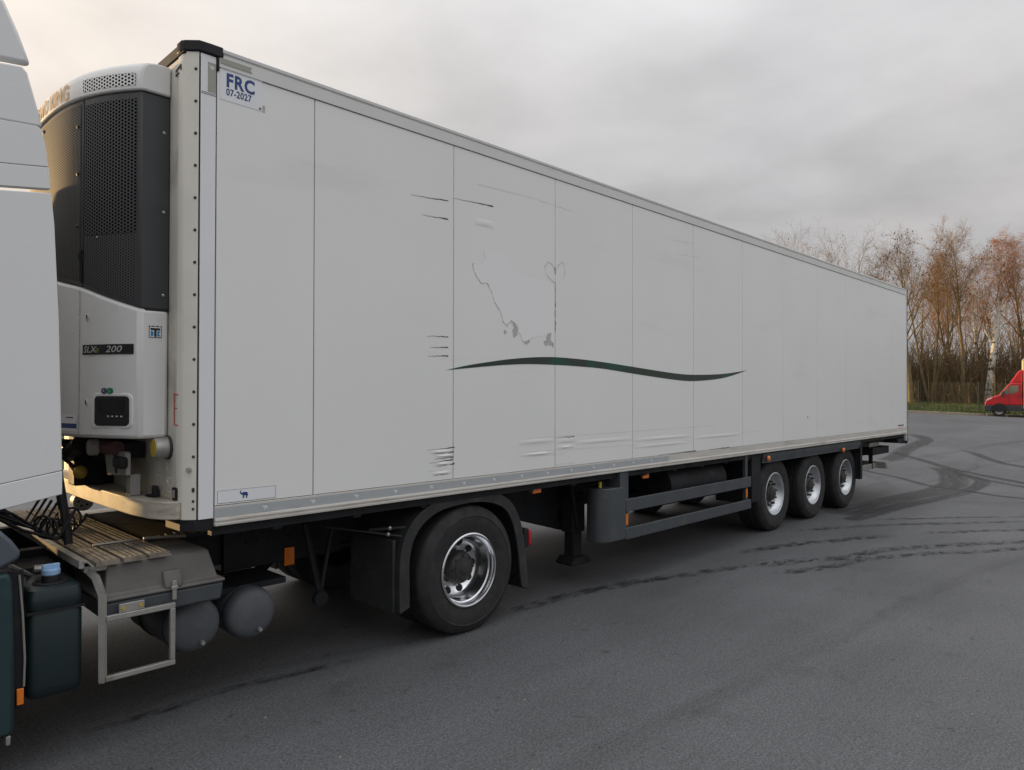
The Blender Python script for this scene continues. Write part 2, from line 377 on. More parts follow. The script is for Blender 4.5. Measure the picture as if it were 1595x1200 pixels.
def sheet(name, ns, us, zf, m):
    mb = MB(); nn, nu = len(ns), len(us)
    for n in ns:
        for u in us:
            x, y = KXY(n, u); mb.v.append((x, y, zf(x, y)))
    for i in range(nn-1):
        for j in range(nu-1):
            mb.f.append((i*nu+j, i*nu+j+1, (i+1)*nu+j+1, (i+1)*nu+j))
    o = mb.build(name, m); o['kind'] = 'structure'; return o
us = [-500, -200, -90] + list(range(-60, 31, 1)) + [40, 60, 120, 420]
ground = sheet('ground', [-420, -160, -80] + [-60 + i for i in range(60)] + [-0.5, 0.05], us, TZ, ASPH)
sheet('verge', [0.14, 1, 2, 3, 4.5, 6, 9, 15, 30, 70, 200, 600], us, VZ, GRASS)

# unseen grass bank, added beyond the yard to shade the ground from low sun
mb = MB(); rb_ = random.Random(12); bx = list(range(-60, 46, 3))
for x in bx:
    for (y, z) in ((15.0, -0.05), (16.4, 0.9), (17.8, 1.75), (19.4, 1.92), (21.5, 1.2), (24.5, -0.05)):
        mb.v.append((x, y + rb_.uniform(-.2, .2), z + (rb_.uniform(-.10, .10) if z > 0 else 0)))
for i in range(len(bx)-1):
    for k in range(5): mb.f.append((i*6+k, (i+1)*6+k, (i+1)*6+k+1, i*6+k+1))
o = mb.build('added_shade_bank', GRASS, recalc=False); o['kind'] = 'structure'

# kerb: stone by stone
kerb = thing('kerb', 'low pale stone kerb between the asphalt yard and the grass verge', 'kerb', (K0.x, K0.y, 0))
for i in range(-40, 24):
    p = []
    for u in (i + 0.008, i + 0.992):
        z = TZ(*KXY(0, u)) + random.uniform(-.004, .004)
        for n in (-0.01, 0.15):
            x, y = KXY(n, u); p += [(x, y, z-0.2), (x, y, z+0.125)]
    MB().add(p, [(0,1,3,2),(4,6,7,5),(0,4,5,1),(2,3,7,6),(0,2,6,4),(1,5,7,3)]).build('kerb_stone', KERB, kerb)

# tyre marks: thin stain sheets lying on the asphalt
def mark_mat(name, lo, hi, dens, st):
    m = bpy.data.materials.new(name); m.use_nodes = True; t = m.node_tree; b = t.nodes['Principled BSDF']
    b.inputs['Base Color'].default_value = (0.026, 0.026, 0.028, 1); b.inputs['Roughness'].default_value = 0.6
    uv = t.nodes.new('ShaderNodeUVMap'); mp = t.nodes.new('ShaderNodeMapping'); mp.inputs['Scale'].default_value = st; t.links.new(uv.outputs[0], mp.inputs[0])
    n = t.nodes.new('ShaderNodeTexNoise'); n.inputs['Scale'].default_value = 1; n.inputs['Detail'].default_value = 9; n.inputs['Roughness'].default_value = 0.74; n.inputs['Distortion'].default_value = 0.4; t.links.new(mp.outputs[0], n.inputs['Vector'])
    sp = t.nodes.new('ShaderNodeSeparateXYZ'); t.links.new(uv.outputs[0], sp.inputs[0])
    def M(op, a, b2=None, c=None, cl=False):
        q = t.nodes.new('ShaderNodeMath'); q.operation = op; q.use_clamp = cl
        for i, v in enumerate((a, b2, c)):
            if v is None: continue
            if isinstance(v, (int, float)): q.inputs[i].default_value = v
            else: t.links.new(v, q.inputs[i])
        return q.outputs[0]
    # v runs -1..1 across; fade at both edges
    e = M('SUBTRACT', 1.0, M('POWER', M('ABSOLUTE', sp.outputs[1]), 3.0), cl=True)
    f = M('MULTIPLY', M('MULTIPLY_ADD', n.outputs['Fac'], 1/(hi-lo), -lo/(hi-lo), cl=True), M('MULTIPLY', e, dens))
    # z of the uv holds nothing: ends fade in x through vertex attribute
    at = t.nodes.new('ShaderNodeAttribute'); at.attribute_name = 'fade'; f = M('MULTIPLY', f, at.outputs['Fac'])
    t.links.new(f, b.inputs['Alpha'])
    return m
MARK_S = mark_mat('smooth_rubber_mark', 0.30, 0.60, 0.82, (0.8, 2.6, 1))
MARK_B = mark_mat('broken_dark_stain', 0.50, 0.535, 0.92, (6.5, 1.5, 1))
MARK_F = mark_mat('faint_wear_track', 0.35, 0.75, 0.19, (1.2, 1.3, 1))
def catmull(p, n=8):
    p = [Vector(q) for q in p]; out = []
    for i in range(len(p)-1):
        a, b, c, d = p[max(i-1, 0)], p[i], p[i+1], p[min(i+2, len(p)-1)]
        for k in range(n):
            t = k/n; out.append(0.5*((2*b) + (c-a)*t + (2*a-5*b+4*c-d)*t*t + (3*b-a-3*c+d)*t**3))
    out.append(p[-1]); return out
LAYER = [0]
def skid(pts, width, m, offs=(0,)):
    c = catmull(pts)
    for of in offs:
        LAYER[0] += 1; dz = 0.004 + 0.0006*LAYER[0]
        mb = MB(); mb.uv = []; fade = []; u = random.uniform(0, 50); n = len(c)
        for i, p in enumerate(c):
            t = (c[min(i+1, n-1)] - c[max(i-1, 0)]).normalized(); nn = Vector((-t.y, t.x))
            if i: u += (c[i]-c[i-1]).length
            for v in (-1, -0.4, 0.4, 1):
                q = p + nn*(of + v*width/2); mb.v.append((q.x, q.y, TZ(q.x, q.y) + dz)); mb.uv.append((u, v))
                fade.append(min(1, min(i, n-1-i)/6))
        for i in range(n-1):
            for k in range(3): mb.f.append((i*4+k, i*4+k+1, (i+1)*4+k+1, (i+1)*4+k))
        o = mb.build('skid_mark', m, ground)
        at = o.data.attributes.new('fade', 'FLOAT', 'POINT'); at.data.foreach_set('value', fade)
for pts, wd, m in (
    ([(18.9, 2.0), (19.64, 1.89), (21.94, 2.2), (23.21, 2.25), (24.52, 2.34), (25.45, 2.67), (26.1, 3.3)], 0.55, MARK_S),
    ([(20.9, 2.3), (20.56, 1.94), (19.65, 1.14), (18.76, 0.46), (17.71, -0.59), (16.95, -1.44), (15.7, -2.68), (14.2, -4.2)], 0.30, MARK_S),
    ([(18.4, 0.5), (17.89, 0.02), (16.95, -0.73), (16.23, -1.55), (15.07, -2.74), (13.6, -4.2)], 0.22, MARK_S),
    ([(10.0, -0.02), (10.63, -0.08), (11.74, -0.14), (12.9, -0.23), (14.16, -0.4), (15.36, -0.41), (16.58, -0.2), (17.88, 0.18), (18.6, 0.6)], 0.62, MARK_S),
    ([(9.6, -0.3), (10.06, -0.37), (11.59, -0.49), (13.41, -0.74), (14.88, -0.86), (16.43, -0.78), (17.06, -0.54), (17.7, -0.1)], 0.34, MARK_S),
    ([(17.0, 2.0), (16.46, 1.44), (15.94, 0.73), (15.05, -0.1), (14.78, -0.76), (14.39, -1.37), (14.28, -1.84), (14.22, -2.64), (14.0, -4)], 0.20, MARK_S),
    ([(15.0, 0.15), (15.54, 0.11), (17.24, -0.12), (19.59, -0.04), (21.98, 0.32), (23.9, 0.88)], 0.24, MARK_F),
    ([(22.9, 0.9), (21.96, 0.34), (20.66, -0.41), (20.18, -0.96), (19.26, -2.14), (18.3, -4.0)], 0.32, MARK_S),
    ([(9.9, -0.5), (10.29, -0.83), (10.72, -1.19), (11.35, -1.66), (11.88, -2.19), (12.71, -2.94)], 0.11, MARK_B),
    ([(9.7, -0.9), (10.07, -1.22), (10.43, -1.51), (10.96, -1.9), (11.41, -2.26), (12.27, -2.98)], 0.10, MARK_B),
    ([(9.3, -1.4), (9.77, -1.74), (10.13, -1.97), (10.39, -2.23), (10.64, -2.42), (11.47, -3.05)], 0.16, MARK_B),
    ([(5.9, -0.6), (6.23, -0.76), (6.62, -0.93), (7.07, -1.2), (7.74, -1.35), (8.28, -1.64), (8.86, -2.0), (9.35, -2.33), (9.85, -2.67), (10.83, -3.24)], 0.20, MARK_B),
    ([(5.7, -0.9), (6.04, -1.06), (6.55, -1.25), (7.1, -1.37), (7.57, -1.61), (8.09, -1.9), (8.56, -2.27), (9.21, -2.62), (10.19, -3.29)], 0.16, MARK_B),
    ([(4.2, 0.05), (4.5, -0.06), (4.94, -0.25), (5.3, -0.35), (5.68, -0.49), (6.1, -0.6)], 0.14, MARK_B),
    ([(6.4, -0.2), (6.87, -0.32), (7.42, -0.49), (7.94, -0.74), (8.46, -0.97), (8.9, -1.2)], 0.18, MARK_B),
    ([(2.8, 0.18), (3.06, 0.15), (3.41, 0.14), (3.73, 0.09), (4.31, -0.04), (4.84, -0.23)], 0.16, MARK_B),
    ([(-0.6, 0.5), (-0.24, 0.46), (0.17, 0.5), (0.68, 0.47), (1.21, 0.34), (1.76, 0.2), (2.2, 0.1)], 0.12, MARK_F),
    ([(-0.5, 0.33), (-0.1, 0.31), (0.3, 0.33), (0.8, 0.25), (1.3, 0.15)], 0.08, MARK_B),
    ([(8.2, -0.1), (8.74, -0.37), (9.34, -0.69), (9.97, -1.12), (10.6, -1.5)], 0.12, MARK_B),
    ([(0.5, -1.88), (1.17, -1.9), (1.78, -1.93), (2.5, -1.99), (3.6, -2.08), (4.5, -2.18), (6.6, -2.36), (8.5, -2.7), (11, -3.3)], 0.22, MARK_F),
    ([(13.1, 0.9), (13.72, 0.83), (15.27, 0.67), (16.96, 0.47), (18.26, -0.04), (22.2, -0.67), (25, -1.2)], 0.30, MARK_F),
    ([(17.5, 1.9), (19.16, 1.63), (22.03, 1.07), (27.06, 0.05), (31, -0.9)], 0.35, MARK_F),
    ([(23.2, 2.9), (23.42, 2.27), (23.69, 1.1), (26.64, -0.01), (29, -0.6)], 0.25, MARK_F),
    ([(11.2, 0.5), (12.4, 0.2), (13.8, 0.3), (15.2, 0.9), (16.4, 1.9)], 0.30, MARK_F),
    ([(11.0, -0.2), (12.2, -0.6), (13.0, -1.2), (13.6, -2.2), (14.0, -3.4)], 0.26, MARK_F),
): skid(pts, wd, m)

# ------------------------------------------------------------------ TRAILER
trailer = thing('refrigerated_trailer', 'long white box semi-trailer with a dark-fronted cooling unit and a green swoosh on its side', 'trailer', (6.9, 1.3, 0))
XL = 13.877; ZR = 3.8865; ZT = 4.0; ZB = 1.145; WD = 2.6
P0 = 0.7544; PW = 1.2215
# inner core (dark joints show between panels)
MB().box(0.02, XL-0.03, 0.016, WD-0.02, ZB+0.02, ZT-0.03).build('box_core', SEAM, trailer)
xs = [0.100, P0] + [P0 + PW*k for k in range(1, 11)] + [XL-0.045]
for i in range(len(xs)-1):
    g_ = 0.0034 if i < 6 else 0.0030
    MB().box(xs[i]+g_, xs[i+1]-g_, 0.0, 0.014, 1.262, ZR-0.004).build('side_panel', PANEL, trailer, bevel=0.002)
# far side
for i in range(len(xs)-1):
    MB().box(xs[i]+0.0035, xs[i+1]-0.0035, WD-0.018, WD, 1.262, ZR-0.004).build('side_panel', PANEL, trailer)
# corner strip, post, front wall, roof
MB().box(0.006, 0.095, -0.002, 0.014, 1.19, 3.940).build('corner_strip', STRIPW, trailer, bevel=0.002)
MB().box(0.008, 0.094, -0.0035, -0.0025, 3.703, 3.706).add([(0.008,-0.0035,3.715),(0.094,-0.0035,3.715),(0.094,-0.0035,3.712),(0.008,-0.0035,3.712)],[(0,1,2,3)]).build('strip_joint', SCR, trailer)
post_poly = [(-0.004, 0.001), (-0.060, 0.052), (-0.070, 0.075), (-0.070, 0.14), (-0.02, 0.14), (0.002, 0.03)]
MB().prism(post_poly, 'z', 1.19, 3.943).build('corner_post', POST, trailer, bevel=0.003)
MB().prism([(x, WD-y) for x, y in post_poly], 'z', 1.19, 3.925).build('corner_post', POST, trailer, bevel=0.003)
MB().box(-0.002, 0.005, 0.0035, 0.016, 1.19, 3.92).build('corner_seal', SEAM, trailer)
mb = MB(); nx, ny = -0.673, -0.739
for k in range(15):
    z = 3.84 - k*0.19; 
    if z < 1.24: break
    c = Vector((-0.018, 0.0135, z)); mb.tube([c, c + Vector((nx, ny, 0))*0.006], [0.010, 0.006], 8)
for z in (1.255, 1.30, 1.36): 
    c = Vector((-0.018, 0.0135, z)); mb.tube([c, c + Vector((nx, ny, 0))*0.006], [0.009, 0.006], 8)
o = mb.build('rivets', HUB, trailer); o['kind'] = 'stuff'
c = Vector((-0.036, 0.030, 1.485)); MB().tube([c, c + Vector((nx, ny, 0))*0.016], [0.016, 0.014], 12).tube([c + Vector((nx, ny, 0))*0.016, c + Vector((nx, ny, 0))*0.021], 0.007, 8).build('bolt', ZINC, trailer)
MB().box(-0.068, 0.03, 0.141, WD-0.141, 1.19, 3.925).build('front_wall', FWALL, trailer)
MB().prism([(0.0, 3.97), (0.03, 3.985), (WD-0.03, 3.985), (WD, 3.97), (WD-0.02, 3.93), (0.02, 3.93)], 'x', 0.0, XL-0.02).build('roof', PANEL, trailer)
# slot in the front wall near the top
MB().tube([(-0.074,0.092,3.84),(-0.074,0.092,3.872),(-0.074,0.167,3.855),(-0.074,0.167,3.825),(-0.074,0.125,3.833)], 0.004, 6).build('slot_rim', HUB, trailer)
# top rail (ridge + face) and its front end on the cap
rp = [(0.012, ZR), (-0.008, ZR+0.002), (-0.009, 3.958), (-0.004, 3.962), (-0.004, 3.974), (-0.013, 3.978), (-0.014, 3.996), (-0.006, 4.003), (0.05, 4.004), (0.06, 3.98), (0.012, 3.96)]
MB().prism(rp, 'x', 0.112, XL-0.03).build('top_rail', RAIL, trailer)
MB().prism([(WD-y, z) for y, z in rp], 'x', 0.112, XL-0.03).build('top_rail', RAIL, trailer)
MB().prism([(0.05, 3.93), (0.05, 4.0), (WD-0.05, 4.0), (WD-0.05, 3.93)], 'x', -0.075, -0.01).build('front_rail', BLACKP, trailer, bevel=0.006)
for sy in (0, 1):
    f = (lambda y: y) if not sy else (lambda y: WD-y)
    mb = MB().prism([(q[0], f(q[1])) for q in [(-0.082, 0.14), (-0.082, 0.07), (-0.066, 0.045), (-0.008, -0.011), (0.06, -0.016), (0.130, -0.016), (0.142, 0.0), (0.150, 0.14)]], 'z', 3.944, 4.008)
    mb.prism([(q[0], f(q[1])) for q in [(0.097, -0.010), (0.113, -0.010), (0.113, 0.012), (0.097, 0.012)]], 'z', 3.86, 3.946)
    mb.build('corner_cap', BLACKP, trailer, bevel=0.007)
    MB().prism([(q[0], f(q[1])) for q in [(-0.070, 0.30), (-0.068, 0.08), (-0.008, 0.006), (0.098, 0.004), (0.098, 0.30)]], 'z', 1.118, 1.188).build('corner_foot', BLACKP, trailer, bevel=0.006)
# sill
sp_ = [(0.0, 1.258), (-0.004, 1.256), (-0.004, 1.188), (-0.016, 1.184), (-0.018, 1.172), (-0.010, 1.168), (-0.010, 1.158), (-0.018, 1.154), (-0.016, 1.142), (0.03, 1.140), (0.03, 1.258)]
MB().prism(sp_, 'x', 0.101, XL-0.04).build('sill_rail', SILL, trailer)
MB().prism([(WD-y, z) for y, z in sp_], 'x', 0.101, XL-0.04).build('sill_rail', SILL, trailer)
MB().box(0.104, 5.1, -0.0062, -0.0042, 1.192, 1.247).build('reflective_tape', TAPE, trailer)
# small animal emblems along the tape (trunk-up silhouette)
ELE = [(-.62,.42),(-.50,.58),(-.42,.50),(-.50,.34),(-.40,.24),(-.20,.30),(.05,.34),(.38,.30),(.52,.16),(.56,-.12),(.50,-.20),(.46,-.05),(.44,-.42),(.26,-.42),(.22,-.08),(.02,-.10),(-.04,-.42),(-.22,-.42),(-.20,-.06),(-.34,.02),(-.46,.06),(-.60,.20)]
for k in range(15):
    x = 0.416 + k*0.334
    if x > 5.0: break
    tri_poly(ELE, lambda u, v: (x + u*0.030, -0.0072, 1.219 + v*0.034)).build('emblem', EMBL, trailer, angle=0)
MB().box(0.118, 0.488, -0.002, -0.0008, 1.272, 1.349).build('sticker', STICK, trailer)
mb = MB()
for a in ((0.118, 0.488, 1.272, 1.2735), (0.118, 0.488, 1.3475, 1.349), (0.118, 0.1195, 1.272, 1.349), (0.4865, 0.488, 1.272, 1.349)):
    mb.box(a[0], a[1], -0.0028, -0.002, a[2], a[3])
mb.build('sticker_border', INK, trailer)
tri_poly(ELE, lambda u, v: (0.283 + u*0.044, -0.0026, 1.311 + v*0.050)).build('elephant_emblem', BLUE, trailer, angle=0)
# certificate plate
MB().box(0.119, 0.384, -0.0022, -0.0006, 3.700, 3.893).build('certificate_plate', STICK, trailer)
def sidef(x0, z0, kx=1.0, y=-0.0034): return lambda u, v: (x0 + u*kx, y, z0 + v)
text_mb('FRC', sidef(0.154, 3.787, 0.85), 0.114, bold=0.0036, spacing=1.10).build('lettering', BLUE, trailer, angle=0)
text_mb('07-2027', sidef(0.155, 3.735, 0.80), 0.058, bold=0.0012, spacing=1.04).build('lettering', BLUE, trailer, angle=0)
MB().lathe([(0.0001, 0), (0.0065, 0), (0.0065, -0.002), (0.0001, -0.002)], (0.371, -0.0026, 3.712), 'y', 12).build('plate_screw', HUB, trailer)
MB().box(0.389, 0.405, -0.0012, -0.0006, 3.695, 3.740).build('small_tag', RESID, trailer)
MB().box(0.046, 0.093, -0.0036, -0.0022, 3.722, 3.898).build('reflective_tape', OLIVE, trailer)
MB().prism([(0.118, 3.912), (0.314, 3.912), (0.300, 3.928), (0.314, 3.945), (0.118, 3.945)], 'y', -0.0115, -0.0095).build('reflective_tape', OLIVE, trailer)
tri_poly(ELE, lambda u, v: (0.068 + u*0.026, -0.0042, 3.868 + v*0.030)).build('emblem', EMBL, trailer, angle=0)
# swoosh
SW = [(1.895, 2.112), (2.103, 2.153), (2.337, 2.188), (2.577, 2.22), (2.862, 2.247), (3.068, 2.258), (3.254, 2.262), (3.64, 2.253), (4.028, 2.233), (4.444, 2.206), (5.19, 2.159), (5.661, 2.149), (6.353, 2.174), (6.992, 2.233), (6.353, 2.123), (5.661, 2.076), (5.19, 2.087), (4.444, 2.136), (3.908, 2.175), (3.523, 2.187), (3.254, 2.191), (2.862, 2.188), (2.577, 2.174), (2.337, 2.154), (2.103, 2.132)]
up_ = [tuple(p) for p in catmull(SW[:14], 6)]; lo_ = [tuple(p) for p in catmull([SW[0]] + SW[:13:-1] + [SW[13]], 6)]
def zat(c, x):
    for a, b in zip(c, c[1:]):
        if a[0] <= x <= b[0] + 1e-9: return a[1] + (b[1]-a[1])*(x-a[0])/max(1e-9, b[0]-a[0])
    return c[-1][1]
mb = MB(); ns_ = 90
for k in range(ns_+1):
    x = SW[0][0] + (SW[13][0]-SW[0][0])*k/ns_; a, b = zat(up_, x), zat(lo_, x)
    mb.v += [(x, -0.0016, max(a, b+0.0005)), (x, -0.0016, b)]
for k in range(ns_): mb.f.append((2*k, 2*k+1, 2*k+3, 2*k+2))
mb.build('swoosh_decal', SWOOSH, trailer, angle=0)
# ghost of an old animal decal, heart outline, glue residue
COW = [(2.294, 3.105), (2.321, 3.043), (2.276, 2.997), (2.178, 2.984), (2.187, 2.933), (2.223, 2.873), (2.268, 2.836), (2.34, 2.836), (2.386, 2.785), (2.424, 2.689), (2.499, 2.615), (2.528, 2.536), (2.576, 2.499), (2.625, 2.557), (2.684, 2.493), (2.734, 2.434), (2.784, 2.374), (2.846, 2.398), (2.898, 2.422), (3.05, 2.45), (3.18, 2.36), (3.185, 2.9), (3.02, 2.955), (2.86, 2.95), (2.74, 2.96), (2.62, 3.02), (2.56, 3.10), (2.48, 3.12), (2.40, 3.09)]
tri_poly(COW, lambda u, v: (u, -0.0008, v)).build('decal_ghost', GHOST, trailer, angle=0)
def line_mb(pts, w0, y=-0.0014, jit=0.0):
    mb = MB(); n = len(pts)
    for i in range(n-1):
        a = Vector(pts[i]); b = Vector(pts[i+1]); d = (b-a)
        if d.length < 1e-6: continue
        nn = Vector((-d.y, d.x)).normalized()*w0/2*random.uniform(1-jit, 1+jit)
        mb.add([(a.x-nn.x, y, a.y-nn.y), (b.x-nn.x, y, b.y-nn.y), (b.x+nn.x, y, b.y+nn.y), (a.x+nn.x, y, a.y+nn.y)], [(0,1,2,3)])
    return mb
def wig(pts, n, a):
    out = []
    for i in range(len(pts)-1):
        for k in range(n):
            t = k/n; out.append((pts[i][0]*(1-t)+pts[i+1][0]*t + random.uniform(-a, a), pts[i][1]*(1-t)+pts[i+1][1]*t + random.uniform(-a, a)))
    return out + [pts[-1]]
line_mb(wig(COW[3:19], 4, 0.004), 0.0045, -0.0018, 0.8).build('decal_outline', RESID, trailer, angle=0)
line_mb(wig(COW[:4], 4, 0.004), 0.002, -0.0018, 0.8).build('decal_outline', SCRL, trailer, angle=0)
HEART = [(3.187, 2.935), (3.088, 2.989), (3.045, 3.063), (3.099, 3.118), (3.165, 3.093), (3.194, 3.045), (3.243, 3.11), (3.3, 3.14), (3.339, 3.078), (3.312, 2.986)]
line_mb(wig(HEART, 5, 0.003), 0.0045, -0.0018, 0.7).build('decal_outline', RESID, trailer, angle=0)
line_mb(wig([(3.19, 3.08), (3.197, 3.02)], 3, 0.003), 0.009, -0.0019, 0.5).build('decal_outline', SCR, trailer, angle=0)
line_mb(wig([(3.197, 2.94), (3.197, 2.50)], 14, 0.004), 0.005, -0.0019, 0.9).build('decal_outline', SCR, trailer, angle=0)
for patch in ([(2.625, 2.55), (2.674, 2.54), (2.71, 2.501), (2.69, 2.424), (2.658, 2.408), (2.639, 2.462), (2.658, 2.498)], [(3.089, 2.469), (3.144, 2.48), (3.133, 2.414), (3.177, 2.387), (3.173, 2.35), (3.122, 2.37), (3.057, 2.359), (3.035, 2.394), (3.078, 2.411)], [(2.784, 2.381), (2.835, 2.397), (2.86, 2.382), (2.815, 2.354)], [(2.545, 2.47), (2.57, 2.455), (2.56, 2.43), (2.535, 2.44)]):
    tri_poly(wig(patch + [patch[0]], 4, 0.004)[:-1], lambda u, v: (u, -0.0017, v)).build('glue_residue', RESID, trailer, angle=0)
# scratches and dents
SCRS = [((1.553, 3.409), (1.917, 3.437)), ((1.657, 3.279), (1.917, 3.291)), ((1.97, 3.468), (2.406, 3.485)), ((1.71, 2.366), (1.921, 2.373)), ((1.741, 2.284), (1.921, 2.29)), ((1.723, 2.215), (1.921, 2.223)), ((1.713, 1.499), (1.99, 1.508)), ((1.782, 1.466), (1.983, 1.473)), ((1.782, 1.426), (1.977, 1.434)), ((1.732, 1.4), (1.97, 1.414)), ((1.808, 1.37), (1.99, 1.382)), ((1.783, 1.304), (1.925, 1.307)), ((3.21, 1.53), (3.47, 1.528)), ((3.30, 1.45), (3.47, 1.448)), ((4.9, 1.270), (5.7, 1.268)), ((6.0, 1.265), (6.5, 1.266))]
for a, b in SCRS:
    p = wig([a, b], 9, 0.0028); mb = MB(); n = len(p)
    for i in range(n-1):    # tapering from hair-thin to wide
        w0 = 0.0010 + 0.0055*(i/n)**1.6*random.uniform(.5, 1.3); w1 = 0.0010 + 0.0055*((i+1)/n)**1.6*random.uniform(.5, 1.3)
        mb.add([(p[i][0], -0.0015, p[i][1]-w0), (p[i+1][0], -0.0015, p[i+1][1]-w1), (p[i+1][0], -0.0015, p[i+1][1]+w1), (p[i][0], -0.0015, p[i][1]+w0)], [(0,1,2,3)])
    mb.build('scratch', SCR, trailer, angle=0)
for a, b in [((2.231, 3.635), (2.979, 3.651)), ((2.979, 3.645), (3.427, 3.636)), ((1.732, 1.337), (1.991, 1.342)), ((2.704, 1.53), (3.21, 1.542)), ((3.21, 1.542), (4.136, 1.54)), ((4.136, 1.54), (6.164, 1.546)), ((2.72, 1.425), (3.43, 1.413)), ((3.43, 1.413), (4.415, 1.397)), ((4.415, 1.397), (5.636, 1.4)), ((2.704, 1.387), (3.337, 1.376)), ((3.21, 1.285), (3.477, 1.284)), ((5.223, 3.495), (5.786, 3.522)), ((5.09, 3.639), (5.64, 3.666)), ((4.6, 1.46), (5.6, 1.465)), ((6.2, 1.42), (7.4, 1.44)), ((2.70, 1.48), (3.15, 1.475))]:
    line_mb(wig([a, b], 10, 0.002), 0.0024, -0.0013, 0.8).build('scratch', SCRL, trailer, angle=0)
# real dents: shallow pressed ridges near the bottom of the panels
def dent(x0, x1, z, h, d=0.006):
    n = 10; mb = MB()
    for i in range(n+1):
        t = i/n; x = x0+(x1-x0)*t; e = math.sin(PI*t)**0.6
        mb.v += [(x, -0.0006, z-h/2), (x, -0.0006-d*e, z-h*0.1), (x, -0.0006, z+h/2)]
    for i in range(n):
        for k in range(2): mb.f.append((i*3+k, i*3+k+1, (i+1)*3+k+1, (i+1)*3+k))
    mb.build('dent', PANEL, trailer)
for a in [(1.74, 1.97, 1.485, 0.03), (1.80, 1.97, 1.45, 0.022), (1.78, 1.97, 1.39, 0.03), (1.76, 1.96, 1.32, 0.03), (2.72, 3.19, 1.51, 0.04), (3.22, 3.50, 1.50, 0.05), (3.22, 3.48, 1.44, 0.035), (3.5, 4.4, 1.47, 0.04), (2.75, 3.18, 1.40, 0.03), (4.45, 5.6, 1.45, 0.04), (4.45, 5.5, 1.38, 0.04), (2.20, 2.42, 3.33, 0.06), (5.7, 6.8, 1.42, 0.04)]:
    dent(*a)
MB().lathe([(0.0001, 0), (0.011, 0), (0.011, -0.003), (0.0001, -0.003)], (8.94, 0.0, 1.582), 'y', 10).build('rubber_plug', INK, trailer)
MB().box(13.28, 13.70, -0.002, -0.0006, 1.20, 1.335).build('sticker', STICK, trailer)
text_mb('KMET', sidef(13.30, 1.285, 1.3), 0.055, bold=0.001).build('lettering', INK, trailer, angle=0) if False else None
mb = MB()
for k in range(4):
    mb.box(13.31, 13.62+0.02*(k % 2), -0.003, -0.002, 1.215+k*0.022, 1.222+k*0.022)
mb.build('sticker_lines', REDPEN, trailer)
MB().box(13.30, 13.66, -0.003, -0.002, 1.306, 1.328).build('sticker_band', INK, trailer)
# rear frame
MB().box(XL-0.044, XL-0.004, -0.006, 0.05, 1.0, 4.0).build('rear_frame', RAIL, trailer, bevel=0.006)
MB().box(XL-0.003, XL+0.05, -0.004, WD+0.004, 0.94, 4.012).build('rear_door_frame', GUARD, trailer, bevel=0.01)
MB().box(XL-0.10, XL+0.06, -0.006, 0.10, 3.975, 4.018).build('rear_corner_cap', BLACKP, trailer, bevel=0.008)
for z in (1.30, 1.36, 3.2): MB().box(XL+0.002, XL+0.07, -0.014, 0.03, z, z+0.035).build('hinge', ZINC, trailer, bevel=0.004)

# front wall details: numbers, red mark, gauge can, ledge
def frontf(y0, z0, xf=-0.0705, k=1.0): return lambda u, v: (xf, y0 - u*k, z0 + v)
line_e = [((0.166, 1.925), (0.166, 1.745))]
mb = MB()
for (y0, z0, y1, z1) in [(0.172, 1.928, 0.165, 1.745), (0.172, 1.928, 0.105, 1.922), (0.170, 1.845, 0.122, 1.842), (0.165, 1.745, 0.105, 1.742)]:
    mb.tube([(-0.0705, y0, z0), (-0.0705, y1, z1)], 0.0035, 4)
mb.build('red_mark', REDPEN, trailer)
text_mb('181  R', frontf(0.46, 1.452, k=0.95), 0.085, bold=0.001).build('lettering', OLDINK, trailer, angle=0)
text_mb('TR', frontf(0.45, 1.372), 0.085, bold=0.001).build('lettering', OLDINK, trailer, angle=0)
text_mb('C', frontf(0.26, 1.372), 0.085, bold=0.001).build('lettering', OLDINK, trailer, angle=0)
can = MB().lathe([(0.062, -0.006), (0.066, -0.01), (0.066, 0.012), (0.060, 0.016), (0.058, 0.075), (0.052, 0.082)], (-0.074, 0.255, 1.605), 'x', 28)
can.v = [(-0.148 - x, y, z) for x, y, z in can.v]
can = can.build('sensor_can', ZINC, trailer)
MB().lathe([(0.066, -0.071), (0.072, -0.071), (0.072, -0.085), (0.066, -0.085)], (0, 0.255, 1.605), 'x', 28, True).build('can_collar', HUB, can)
MB().lathe([(0.0001, -0.158), (0.052, -0.158), (0.053, -0.150)], (0, 0.255, 1.605), 'x', 24).build('can_lid', YELL, can)
LED = [(-0.071, 0.06), (-0.096, 0.062), (-0.150, 0.11), (-0.20, 0.22), (-0.225, 0.42), (-0.235, 0.8), (-0.24, 1.3), (-0.235, 1.8), (-0.225, 2.18), (-0.20, 2.38), (-0.15, 2.49), (-0.096, 2.538), (-0.071, 2.54)]
MB().prism(LED, 'z', 1.195, 1.298).build('front_ledge', LEDGEP, trailer, bevel=0.006)
MB().tube([(-0.12, 0.13, 1.30), (-0.125, 0.27, 1.30)], 0.001, 4).box(-0.085, -0.072, 0.16, 0.52, 1.30, 1.345).build('ledge_angle', LEDGEP, trailer, bevel=0.003)
mb = MB().box(-0.125, -0.095, 0.33, 0.375, 1.30, 1.37).box(-0.14, -0.09, 0.36, 0.45, 1.30, 1.31); mb.build('ledge_stop', BLACKP, trailer, bevel=0.006)
MB().prism([(0.105, 1.31), (0.105, 1.365), (0.115, 1.375), (0.155, 1.375), (0.165, 1.365), (0.165, 1.31), (0.155, 1.30), (0.115, 1.30)], 'x', -0.082, -0.0715).build('marker_lamp_bezel', BLACKP, trailer)
MB().box(-0.086, -0.082, 0.118, 0.152, 1.315, 1.36).build('marker_lamp_lens', ZINC, trailer, bevel=0.004)
